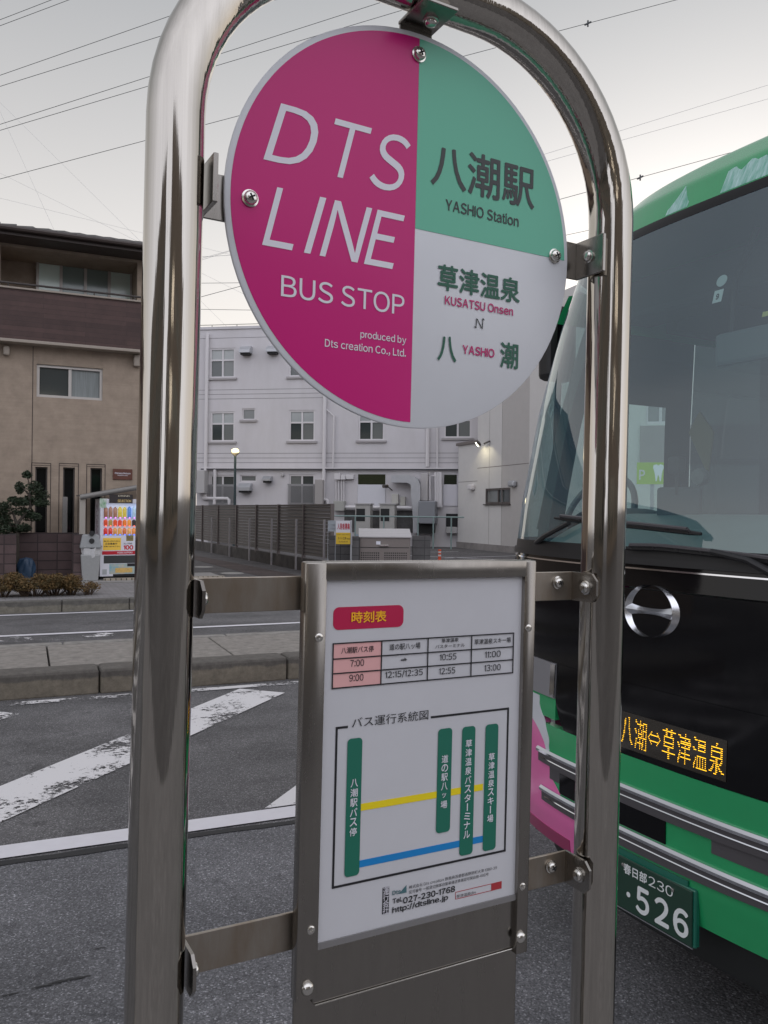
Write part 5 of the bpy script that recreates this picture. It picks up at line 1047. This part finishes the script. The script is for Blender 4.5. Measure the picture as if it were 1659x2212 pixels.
def bp(x, y, o=0.):                              # lateral, z, of a photo point on the skin
    best = None
    for i in range(50):
        for j in range(50):
            t, z = -80+i*2.2, .25+j*.056; p = BM @ S0(t, z)-CAM; d = (829.5+F*p.dot(cr)/p.y-x)**2+(1106-F*p.dot(cu)/p.y-y)**2
            if best is None or d < best[0]: best = (d, t, z)
    d, t, z = best; st, sz = 2., .05
    while st > .02:
        for dt, dz in ((st,0),(-st,0),(0,sz),(0,-sz)):
            p = BM @ S0(t+dt, z+dz)-CAM; e = (829.5+F*p.dot(cr)/p.y-x)**2+(1106-F*p.dot(cu)/p.y-y)**2
            if e < d: d, t, z = e, t+dt, z+dz; break
        else: st /= 2; sz /= 2
    return (S0(t, z).x, z)
M_bg = mat('coach_green', (.018,.33,.115,1), .24, coat=.6, var=.10, vscale=3); M_bgd = mat('coach_teal', (.012,.15,.10,1), .22, coat=.7, var=.2, vscale=3)
M_bp = mat('coach_pink', (.80,.16,.42,1), .22, coat=.7, var=.10, vscale=2.5); M_bpd = mat('coach_deep_pink', (.30,.035,.11,1), .3, coat=.4)
M_bw = mat('coach_white', (.62,.64,.68,1), .25, coat=.6); M_bk = mat('coach_gloss_black', (.004,.004,.005,1), .07, spec=.32, rvar=.03, vscale=3)
M_rub = mat('rubber_black', (.012,.012,.013,1), .5); M_chr = mat('chrome', (.78,.79,.82,1), .06, 1.); M_gry = mat('trim_grey', (.075,.07,.075,1), .4)
M_sil = mat('silver_paint', (.34,.34,.36,1), .35, .5)
M_ws = glass_mat('windscreen_glass', (.66,.80,.78,1), .012, .15, .125, (.30,.50,.62,1)); M_sg = glass_mat('side_glass', (.07,.09,.09,1), .02, .06, .01); M_dg = glass_mat('driver_glass', (.82,.92,.90,1), .02, .04)  # windscreen: sky reflection painted as a bluish diffuse layer
M_int = mat('interior_grey', (.055,.06,.065,1), .8); M_dash = mat('dashboard_grey', (.22,.28,.27,1), .5, var=.15, vscale=4); M_intl = mat('interior_pale', (.07,.08,.085,1), .7)
ZB, ZP, ZG, ZW = .49, .943, 1.605, 2.87            # skirt, nose bottom, glass bottom, glass top
# bumper skins: green middle and right, pink left corner, with a white fringe between
bnd = [(.26,-.28),(.55,-.36),(.62,-.40),(.70,-.47),(.76,-.515),(.84,-.545),(.90,-.565),(.965,-.60),(1.02,-.66),(1.04,-.70)]
bx_ = [tuple(bp(*q)) for q in ((1245.6,1777),(1208,1706),(1191,1673),(1186.7,1605),(1182,1572),(1165.5,1515))]
def bl(z):
    P = [(.49,-.345)]+sorted([(b, a) for a, b in bx_])
    return itp(z, P)
zl2 = lambda v: ZB+(1.04-ZB)*v
zl = lambda v: ZB+(ZP-ZB)*v
patch('bumper', M_bg, lambda v: bl(zl(v)), 1.09, ZB, ZP-.004, .004, .03, 110, 40, xs=True)
pk = patch('bumper_corner', M_bp, -1.093, lambda v: bl(zl2(v))-.002, ZB, 1.04, .004, .03, 70, 40, xs=True)
zt3 = lambda v: .80+(1.036-.80)*v
patch('white_fringe', M_bw, lambda v: bl(zt3(v))-.012-.30*v**2.2, lambda v: bl(zt3(v))+.006+.004*sin(v*22), .80, 1.036, .0065, .004, 24, 30, BU, xs=True)
patch('green_corner', M_bg, -.985, -.488, .965, 1.045, .0045, .02, 14, 6, xs=True); patch('bumper', M_bg, .49, 1.09, ZP, 1.045, .004, .02, 16, 5, xs=True)
patch('skirt', mat('skirt_shadow', (.02,.022,.022,1), .7), -.98, .98, .25, .488, -.10, .02, 40, 4, xs=True); patch('deep_pink_lip', M_bpd, -1.05, -.40, .491, .54, .0065, .004, 30, 3, xs=True)  # skirt: set-back dark sheet, shade under the bumper put into its colour
# nose
patch('nose_panel', M_bk, -.488, .488, lambda u: ZP-.002+.10*(max(0, abs(u*2-1)-.86)/.14)**2, 1.18, .005, .03, 50, 12, xs=True)
patch('nose_panel', M_bk, -1.115, 1.115, 1.181, 1.50, .005, .03, 70, 10, xs=True)
patch('cowl', M_bk, -1.13, 1.13, 1.505, ZG-.022, .0, .03, 70, 6, xs=True)
patch('glass_seal', M_rub, -1.15, 1.15, ZG-.024, ZG, .012, .04, 70, 3, xs=True); patch('bright_strip', M_chr, -1.148, 1.148, ZG-.040, ZG-.035, .006, .02, 70, 2, xs=True)
for s in (-1, 1):
    a, b = (-.66, -.492) if s < 0 else (.492, .66)
    hl = patch('headlamp', M_sil, a, b, 1.046, 1.178, .010, .03, 8, 6, xs=True); patch('lamp_edge', M_chr, (a if s > 0 else b-.03), (a+.03 if s > 0 else b), 1.05, 1.174, .0125, .004, 3, 4, hl, xs=True)
    a, b = (-1.10, -.672) if s < 0 else (.672, 1.10); patch('side_lamp', mat('lamp_lens', (.5,.52,.52,1), .1, spec=.8), a, b, 1.046, 1.178, .006, .03, 16, 6, xs=True)
# chrome strips with dark grilles below
for za, zb, xa_ in ((.836,.79,.60), (.690,.655,.575)):
    for x0_, x1_ in ((-xa_, xa_),):
        patch('chrome_strip', M_chr, x0_, x1_, za-.013, za-.003, .020, .03, 110, 2, xs=True, otop=.021); patch('chrome_strip', M_chr, x0_, x1_, za-.003, za+.005, .021, .03, 110, 3, xs=True, otop=.012)
        patch('strip_recess', M_gry, x0_+.006, x1_-.006, lambda u, za=za: za-.050-.010*sin(PI*u), za-.012, .013, .02, 110, 4, xs=True)
        patch('chrome_strip', M_chr, x0_+.03, x1_-.03, za-.033, za-.030, .016, .01, 110, 2, xs=True, otop=.014)
patch('fog_recess', M_bk, -.45, .077, .70, .775, .0085, .01, 24, 4, xs=True)
for s in (-1, 1): patch('fog_lamp', M_gry, .25 if s > 0 else -.52, .52 if s > 0 else -.25, .735, .78, .0065, .01, 16, 4, xs=True)
patch('bumper_step', M_bgd, -.35, .17, .52, .62, .012, .02, 14, 5, xs=True)
# destination display
xl_, xr_, z0_, z1_ = -.30, .298, .962, 1.083
dsp = patch('display', mat('display_dark', (.030,.024,.016,1), .15, coat=.6), xl_, xr_, z0_, z1_, .0075, .008, 20, 6, xs=True)
P0, P1 = bp(1344,1588)[0], bp(1571,1640)[0]
mb = MB(); txt = '八潮⇔草津温泉'; cw_ = (P1-P0)/len(txt); ch_ = .096; NDT = 16
def inside(p, tri):
    (ax, ay), (bx2, by2), (cx2, cy2) = tri; d1 = (p[0]-bx2)*(ay-by2)-(ax-bx2)*(p[1]-by2); d2 = (p[0]-cx2)*(by2-cy2)-(bx2-cx2)*(p[1]-cy2); d3 = (p[0]-ax)*(cy2-ay)-(cx2-ax)*(p[1]-ay)
    return not ((d1 < 0 or d2 < 0 or d3 < 0) and (d1 > 0 or d2 > 0 or d3 > 0))
for i, c_ in enumerate(txt):
    vs, fs = glyphs(c_); xs = [v[0] for v in vs]; zs_ = [v[1] for v in vs]; xa, xb, za, zb = min(xs), max(xs), min(zs_), max(zs_)
    hs = .8 if c_ == '⇔' else 1.
    tris = [(vs[f[0]], vs[f[k]], vs[f[k+1]]) for f in fs for k in range(1, len(f)-1)]
    for a in range(NDT):
        for b in range(NDT):
            gx_, gy_ = xa+(a+.5)/NDT*(xb-xa), za+(b+.5)/NDT*(zb-za)
            if (((b in (6,10) and 3 <= a <= 12) or abs(b-8) == min(a, 15-a) and abs(b-8) <= 4) if c_ == '⇔' else any(inside((gx_, gy_), t_) for t_ in tris)):
                x = P0+cw_*(i+.06+.88*(a+.5)/NDT); z = 1.022+ch_*hs*((b+.5)/NDT-.5); t_ = tof(x, z); o_ = S(t_, z, .0084); ux = (S(t_+.2, z, .0084)-S(t_-.2, z, .0084)).normalized(); d = .00125
                mb.add([o_-ux*d+Vector((0,0,-d)), o_+ux*d+Vector((0,0,-d)), o_+ux*d+Vector((0,0,d)), o_-ux*d+Vector((0,0,d))], [(0,1,2,3)])
mb.build('lettering', mat('led_amber', (1,.52,.02,1), .5, emit=2.2), dsp)
# chrome emblem: two crescents joined by a waisted bar
c_ = ((bp(1350,1315)[0]+bp(1472,1325)[0])/2, (bp(1410,1264)[1]+bp(1410,1378)[1])/2); ea, eb = (bp(1472,1325)[0]-bp(1350,1315)[0])/2, (bp(1410,1264)[1]-bp(1410,1378)[1])/2
em = MB()
def epoly(fn_o, fn_i, n=22):
    vs = []; fs = []
    for i in range(n+1):
        o_, i_ = fn_o(i/n), fn_i(i/n); mm = ((o_[0]+i_[0])/2, (o_[1]+i_[1])/2)
        for (x, z), off in ((o_, .006), (mm, .020), (i_, .006)): X, Z = c_[0]+x*ea, c_[1]+z*eb; vs.append(S(tof(X, Z), Z, off))
    for i in range(n):
        for k in range(2): fs.append((3*i+k, 3*i+3+k, 3*i+4+k, 3*i+1+k))
    return em.add(vs, fs)
for s in (-1, 1):
    def fo(u, s=s): a = R(-80+160*u); return (s*cos(a)*1.0, sin(a)*1.0)
    def fi(u, s=s): a = R(-80+160*u); w = .30*(cos(a)**.8); return (s*(cos(a)*1.0-w), sin(a)*(1-.0*w))
    epoly(fo, fi)
def bo(u): x = -.82+1.64*u; return (x, .115+.24*abs(x)**2.4)
def bi(u): x = -.82+1.64*u; return (x, -.115-.24*abs(x)**2.4)
epoly(bo, bi); em.build('emblem', mat('emblem_chrome', (.80,.81,.84,1), .24, 1.), BU, smooth=True)
# number plate
pw, ph, pz = .345, .172, .428; px0 = -.150; PT = .03; yp = S0(0, .52).y-.030
pl_ = MB().box(px0, px0+pw, yp, yp+.006, pz, pz+ph).build('number_plate', mat('plate_green', (.012,.045,.028,1), .35, coat=.3), BU, bev=.003)
mb = MB(); M_pl = mat('plate_white', C(222,226,226), .4)
fit(mb, '春日部', px0+.062, px0+.165, pz+.122, pz+.156, yp-.001, .02); fit(mb, '230', px0+.172, px0+.272, pz+.123, pz+.155, yp-.001, .0)
fit(mb, '5', px0+.118, px0+.176, pz+.016, pz+.104, yp-.001, .03); fit(mb, '2', px0+.198, px0+.258, pz+.016, pz+.104, yp-.001, .03); fit(mb, '6', px0+.274, px0+.334, pz+.016, pz+.104, yp-.001, .03)
for x in (.085, .028): mb.lathe([(.0005,0),(.0085,0),(.0085,.0005)], (px0+x, yp-.001, pz+.057), (0,-1,0), 14)
fit(mb, 'あ', px0+.012, px0+.036, pz+.045, pz+.07, yp-.001, .0)
mb.build('lettering', M_pl, pl_); MB().box(px0-.004, px0+pw+.004, yp+.0005, yp+.0055, pz-.004, pz-.0002).build('plate_rim', M_chr, pl_)
for x in (.06, .272): MB().lathe([(.006,0),(.006,.003),(.0005,.004)], (px0+x, yp-.0005, pz+.148), (0,-1,0), 12).build('screw', M_bolt, pl_)
MB().box(px0-.004, px0+pw+.008, yp+.007, yp+.030, pz-.004, pz+ph+.004).build('plate_bracket', M_bgd, BU, bev=.006)
# windscreen, roof front, corner posts
patch('windscreen', M_ws, -88, 88, ZG, ZW, .004, 0, 90, 30)
patch('screen_border', M_bk, -87, 87, ZW-.03, ZW+.012, .0052, .003, 70, 3); patch('screen_border', M_rub, -87, 87, ZG-.002, ZG+.035, .0052, .003, 70, 2)
def zr_(v): return ZW+.012+(3.219-ZW-.012)*v
patch('roof_front', M_bg, -89, 89, ZW+.012, 3.219, .004, .03, 60, 24)
M_art = mat('roof_art', (.50,.70,.70,1), .3, coat=.4, var=.6, vscale=20, stretch=(4,1,.5), vcol=(.05,.34,.22,1))
for q0, q1 in (((1453,425),(1476,462)), ((1580,352),(1652,412))):
    a, b = bp(*q0), bp(*q1); xa, xb = min(a[0],b[0]), max(a[0],b[0]); w_ = xb-xa
    mid_ = bp((q0[0]+q1[0])/2, (q0[1]+q1[1])/2+8)
    patch('roof_picture', M_art, mid_[0]-w_*.5, mid_[0]+w_*.5, lambda u: 2.888, lambda u, w_=w_: (2.91+.085*(1-abs(2*u-1))**1.2) if w_ < .12 else (2.975+.018*sin(u*17)*sin(u*5)), .0048, .003, 14, 8, xs=True)
for s in (-1, 1):
    a, b = (-87, -77) if s < 0 else (77, 87)
    patch('corner_post', mat('post_dark_green', (.012,.04,.032,1), .5), lambda v, a=a, b=b: (a if s < 0 else a-4+4*v), lambda v, a=a, b=b: (b+3*(1-v) if s < 0 else b), ZG, ZW, -.05, .05, 10, 16)
# body sides: lower skin, window band with openings, top rail; roof
LEN = 9.0; y0_ = DB+.36
def side(s, y, z):
    return Vector((s*(itp(z, WID)), y, z))
zs_low = [.46,.5,.6,.8,1.0,1.2,1.4,1.6]
wheels = [(1.75,.46),(6.9,.46)]
for s in (-1, 1):
    ys_ = sorted(set([DB+.02]+[.9+.1*i for i in range(int((LEN-.9)/.1)+1)]+[LEN])); mb = MB(); nz = len(zs_low)
    vs = [side(s, y+(itp(z, RAKE) if y < .6 else 0), z) for y in ys_ for z in zs_low]; fs = []
    for i in range(len(ys_)-1):
        for j in range(nz-1):
            ym, zm = (ys_[i]+ys_[i+1])/2, (zs_low[j]+zs_low[j+1])/2
            if any((ym-w)**2+(zm-.46)**2 < .56**2 for w, r in wheels): continue
            f = (i*nz+j, (i+1)*nz+j, (i+1)*nz+j+1, i*nz+j+1); fs.append(f if s > 0 else f[::-1])
    mb.add(vs, fs); mb.build('side_panel', M_bp if s < 0 else M_bg, BU, smooth=True)
    ws = [(.60, 1.31)] + [(1.50+1.46*k, 1.50+1.46*k+1.40) for k in range(5)] if s < 0 else [(.66,1.55)]+[(1.72+1.42*k, 1.72+1.42*k+1.36) for k in range(5)]
    zw0, zw1 = 1.62, 2.66
    edges = [.56+.0]+[e for w in ws for e in w]+[LEN]
    mb = MB()
    for k in range(0, len(edges), 2):
        a, b = edges[k], edges[k+1]
        mb = MB(); vs = [side(s, y, z) for y in (a, b) for z in (1.6, 1.9, 2.2, 2.5, 2.66)]; fs = [(j, 5+j, 6+j, j+1) if s > 0 else (j+1, 6+j, 5+j, j) for j in range(4)]; mb.add(vs, fs); mb.build('window_pillar', M_bk, BU)
    if s < 0: MB().add([side(s, y, z)+Vector((.012,0,0)) for y, z in ((.86,2.31),(1.32,2.31),(1.32,2.66),(.86,2.66))], [(3,2,1,0)]).build('window_blind', M_bk, BU)
    for k, (a, b) in enumerate(ws):
        mb = MB(); vs = [side(s, y, z)-Vector((s*.006,0,0)) for y in (a, b) for z in (1.6,1.9,2.2,2.5,2.66)]; mb.add(vs, [(j, 5+j, 6+j, j+1) for j in range(4)]); mb.build('side_window', M_dg if k == 0 else M_sg, BU, smooth=True)
    mb = MB(); zz_ = [2.66,2.87,3.0,3.1,3.17,3.21]; yy_ = [.93,1.2,3,6,LEN]
    vs = [side(s, y, z) for y in yy_ for z in zz_]; nz = len(zz_); fs = [(i*nz+j, (i+1)*nz+j, (i+1)*nz+j+1, i*nz+j+1) if s > 0 else (i*nz+j+1, (i+1)*nz+j+1, (i+1)*nz+j, i*nz+j) for i in range(len(yy_)-1) for j in range(nz-1)]
    mb.add(vs, fs); mb.build('roof_rail', M_bg, BU, smooth=True)
    mb = MB(); mb.add([side(s, .55, 2.66), side(s, 1.2, 2.66), side(s, 1.2, 2.88), side(s, .98, 2.88), side(s, .62, 2.8)], [(0,1,2,3,4)]); mb.build('roof_rail', M_bg, BU)
mb = MB(); wr_ = itp(3.21, WID); mb.add([(-wr_,1.4,3.21),(wr_,1.4,3.21),(wr_,LEN,3.21),(-wr_,LEN,3.21)], [(0,1,2,3)]); mb.build('roof', M_bg, BU)
mb = MB(); mb.add([(-1.1,LEN,.4),(1.1,LEN,.4),(1.15,LEN,1.6),(1.12,LEN,2.87),(.65,LEN,3.2),(-.65,LEN,3.2),(-1.12,LEN,2.87),(-1.15,LEN,1.6)], [(7,6,5,4,3,2,1,0)]); mb.build('rear_panel', M_bg, BU)
MB().box(-1.0, 1.0, .35, LEN-.05, .32, .42).build('underbody', M_rub, BU)
for s in (-1, 1):
    for wy, wr in wheels:
        w_ = MB().lathe([(.30,-.13),(.44,-.13),(.46,-.10),(.46,.10),(.44,.13),(.30,.13)], (s*.98, wy, .46), (s,0,0), 36).build('tyre', M_rub, BU, smooth=True)
        MB().lathe([(.29,.06),(.29,.10),(.18,.06),(.12,.09),(.0005,.10)], (s*.98, wy, .46), (s,0,0), 30).build('rim', M_sil, w_, smooth=True)
def depthpt(px_, py_, yloc):                       # photo point at a depth inside the coach
    I = BM.inverted(); o = I @ CAM; d = I.to_3x3() @ ray(px_, py_); return o+d*((yloc-o.y)/d.y)
# interior
MB().box(-1.02, 1.02, .6, LEN-.1, .95, 1.0).build('floor', M_int, BU)
mb = MB(); mb.box(-1.0, 1.0, .95, LEN-.1, 2.86, 2.9); mb.box(-1.05, -.98, 1.2, LEN-.1, 2.67, 2.86); mb.box(.98, 1.05, 1.2, LEN-.1, 2.67, 2.86); mb.build('ceiling', M_int, BU)
mb = MB(); mb.grid(lambda u, v: S(-86+172*u, ZG-.02)*1.0+Vector((0, .06+v*.62, -.03+.20*sin(PI*v*.55))) if v < .98 else S(-86+172*u, ZG-.02)+Vector((0,.70,-.25)), 50, 12)
for i, v in enumerate(mb.v):
    lim = 1.10-.03; mb.v[i] = Vector((max(-lim, min(lim, v.x)), v.y, v.z))
mb.build('dashboard', M_dash, BU, smooth=True)
HQ = depthpt(1310,1150,.72); mb = MB(); mb.grid(lambda u, v: (HQ.x-.27*cos(PI*u), HQ.y+v*.25-.04*sin(PI*u), 1.64+.14*sin(PI*u)), 20, 4); mb.build('instrument_hood', mat('hood_dark', (.03,.035,.035,1), .6), BU, smooth=True)
sc_ = depthpt(1292,1118,1.02); up_ = Vector((0,.42,.9)).normalized(); rt_ = Vector((1,0,0)); 
MB().tube([sc_+rt_*.24*cos(2*PI*k/32)+up_*.24*sin(2*PI*k/32) for k in range(32)], .017, 8, closed=True).build('steering_wheel', mat('wheel_grey', (.10,.11,.11,1), .45), BU, smooth=True)
MB().tube([sc_, sc_+Vector((0,-.16,-.5))], .03, 8).build('steering_column', M_rub, BU)
seat = MB().box(-.82, -.26, 1.62, 2.12, 1.2, 1.36).build('driver_seat', mat('seat_cloth', (.03,.035,.06,1), .9), BU, bev=.05)
MB().box(-.78, -.30, 2.06, 2.2, 1.37, 2.12).build('backrest', mat('seat_cloth_back', (.03,.035,.055,1), .9), seat, bev=.06)
M_blue = mat('seat_blue', (.035,.045,.10,1), .9)
for r_ in range(5):
    for x in (-.62, .62):
        if r_ == 0 and x < 0: continue
        t_ = MB().box(x-.42, x+.42, 2.55+r_*1.0, 3.0+r_*1.0, 1.2, 1.42).build('passenger_seat', M_blue, BU, bev=.06); MB().box(x-.42, x+.42, 2.95+r_*1.0, 3.1+r_*1.0, 1.425, 2.15).build('backrest', M_blue, t_, bev=.06)
MB().box(-1.0, -.12, 2.28, 2.33, 1.0, 2.0).build('cab_partition', M_intl, BU)
MB().tube([(.16,1.75,1.0),(.16,1.75,2.86)], .018, 8).build('grab_pole', mat('pole_yellow', (.28,.29,.16,1), .4), BU)
MB().box(-1.0, 1.0, .78, 1.02, 2.66, 2.84).build('header_locker', M_int, BU, bev=.03)
def onscreen(px_, py_, back=.06): x, z = bp(px_, py_); return S(tof(x, z), z, -back)
def bx3(name, p, w, d, h, m, bev=.01, rot=0., parent=BU):
    o = MB().box(-w/2, w/2, -d/2, d/2, -h/2, h/2).build(name, m, parent, bev=bev); o.location = p; o.rotation_euler = (0,0,rot); return o
p = depthpt(1467,1085,.62); bx3('monitor', p, .20, .03, .125, mat('monitor_back', (.055,.065,.07,1), .5), .012, .15); bx3('monitor_stand', p+Vector((0,.02,-.10)), .08, .06, .09, M_rub)
p = depthpt(1620,745,.62); bx3('inside_mirror', p, .30, .035, .13, mat('mirror_back', (.13,.16,.17,1), .5), .02); MB().tube([p+Vector((-.08,0,.03)), p+Vector((-.06,-.01,.25)), p+Vector((.05,-.03,.42))], .012, 8).build('mirror_stem', M_rub, BU)
p = depthpt(1462,1005,.55); bx3('recorder', p, .06, .05, .07, M_rub, .012); MB().tube([p, p+Vector((0,0,-.12))], .006, 6).build('recorder_stem', M_rub, BU)
p = depthpt(1513,1030,.9); MB().lathe([(.035,-.02),(.04,0),(.035,.02),(.0005,.025)], p, (0,-1,0), 18).build('microphone', mat('mic_grey', (.2,.2,.19,1), .6), BU)
x, z = bp(1557,605); q_ = S(tof(x,z), z, -.006); n_ = SN(tof(x,z), z); MB().lathe([(.010,0),(.021,0),(.021,.001),(.010,.001)], q_, n_, 24).build('round_sticker', mat('sticker_pale', (.55,.6,.6,1), .5), BU)
x, z = bp(1548,638)
st_ = patch('inspection_sticker', mat('sticker_white', (.7,.74,.74,1), .5), x-.018, x+.018, z-.022, z+.022, -.006, .001, 2, 2, BU, xs=True)
mb = MB(); fit(mb, '9', -.006, .006, -.013, .009, 0, .05); n_ = SN(tof(x,z), z); o_ = S(tof(x,z), z, -.0045); ux = (S(tof(x,z)+.3,z)-S(tof(x,z)-.3,z)).normalized(); uz = n_.cross(ux)*-1 if n_.cross(ux).z < 0 else n_.cross(ux)
mb.v = [o_+ux*v.x+uz*v.z for v in mb.v]; mb.build('lettering', M_black, st_)
x, z = bp(1652,676); patch('yellow_sticker', mat('sticker_yellow', (.6,.55,.15,1), .5), x-.012, x+.03, z-.008, z+.008, -.006, .001, 2, 2, BU, xs=True)
# wipers
def wiper(pts_b, arm):
    W = [S(tof(*bp(*q)), bp(*q)[1], .026) for q in pts_b]; mb = MB(); n_ = 14; P_ = [W[0]+(W[-1]-W[0])*(i/n_) for i in range(n_+1)]
    P_ = []
    for i in range(n_+1):
        f = i/n_*(len(W)-1); k = min(int(f), len(W)-2); P_.append(W[k]+(W[k+1]-W[k])*(f-k))
    mb.tube(P_, [.005]+[.008]*(n_-1)+[.005], 6); o = mb.build('wiper', M_rub, BU)
    m2 = MB(); P2_ = [p+SN(0,1.7)*.014+Vector((0,0,.010)) for p in P_]
    m2.tube(P2_[1:-1], .0065, 6)
    for i in range(1, n_, 2): m2.tube([P_[i], P2_[i]], .006, 5)
    m2.build('blade_carrier', M_gry, o)
    A = [S(tof(*bp(*q)), bp(*q)[1], h_) for q, h_ in arm]; MB().tube(A, [.016]+[.010]*(len(A)-1), 8).build('wiper_arm', M_rub, o, smooth=True)
wiper([(1211,1121),(1300,1131),(1420,1144),(1527,1156)], [((1132,1207),.03),((1200,1162),.05),((1252,1134),.05)])
wiper([(1356,1186),(1440,1188),(1530,1197),(1659,1213),(1760,1232)], [((1720,1262),.03),((1640,1215),.06),((1560,1196),.05)])
# outside mirror on its arm at the far corner
MB().tube([S(-80,2.80,.02), S(-84,2.84,.12), S(-86,2.78,.20)], .02, 8).build('mirror_arm', M_rub, BU)
p = S(-86,2.60,.20); mo = MB().box(-.055, .055, -.09, .09, -.19, .19).build('outside_mirror', M_rub, BU, bev=.03); mo.location = p
# folded map bag and hanging items by the far corner of the dash
mb = MB(); c0_ = depthpt(1185,1100,.62)
def pouch(u, v): a = 2*PI*u; r_ = .5+.5*sin(PI*v)**.7; return c0_+Vector((.07*cos(a)*(1-v*.55)+.05*v, .05*sin(a)*(1-v*.6), -.10+.33*v))
mb.grid(pouch, 20, 8)
bag_ = mb.build('dash_pouch', mat('pouch_black', (.015,.017,.017,1), .4, var=.5, vscale=9, bump=.5, bscale=25), None, BM, smooth=True); tag(bag_, 'dark crumpled pouch standing on the coach dashboard at the far windscreen corner', 'pouch')
p = depthpt(1523,945,1.0); pn = MB(); a_ = .085
pn.prism([(-.09,.03),(-.03,.12),(.05,.02),(.02,-.17)], -.004, .004); o = pn.build('pennant', mat('pennant_gold', (.15,.13,.04,1), .6), None, BM @ Matrix.Translation(p)); tag(o, 'dull gold pennant hanging inside the coach behind the windscreen', 'pennant')
x, z = bp(1192,880)
gl = MB(); gl.lathe([(.022,-.002),(.026,0),(.022,.002)], (0,0,.03), (1,.3,0), 16); gl.lathe([(.022,-.002),(.026,0),(.022,.002)], (0,0,-.03), (1,.3,0), 16)
o = gl.build('spectacles', M_rub, None, BM @ Matrix.Translation(depthpt(1238,945,.55))); tag(o, 'black-rimmed glasses hanging at the far side of the coach windscreen', 'glasses')
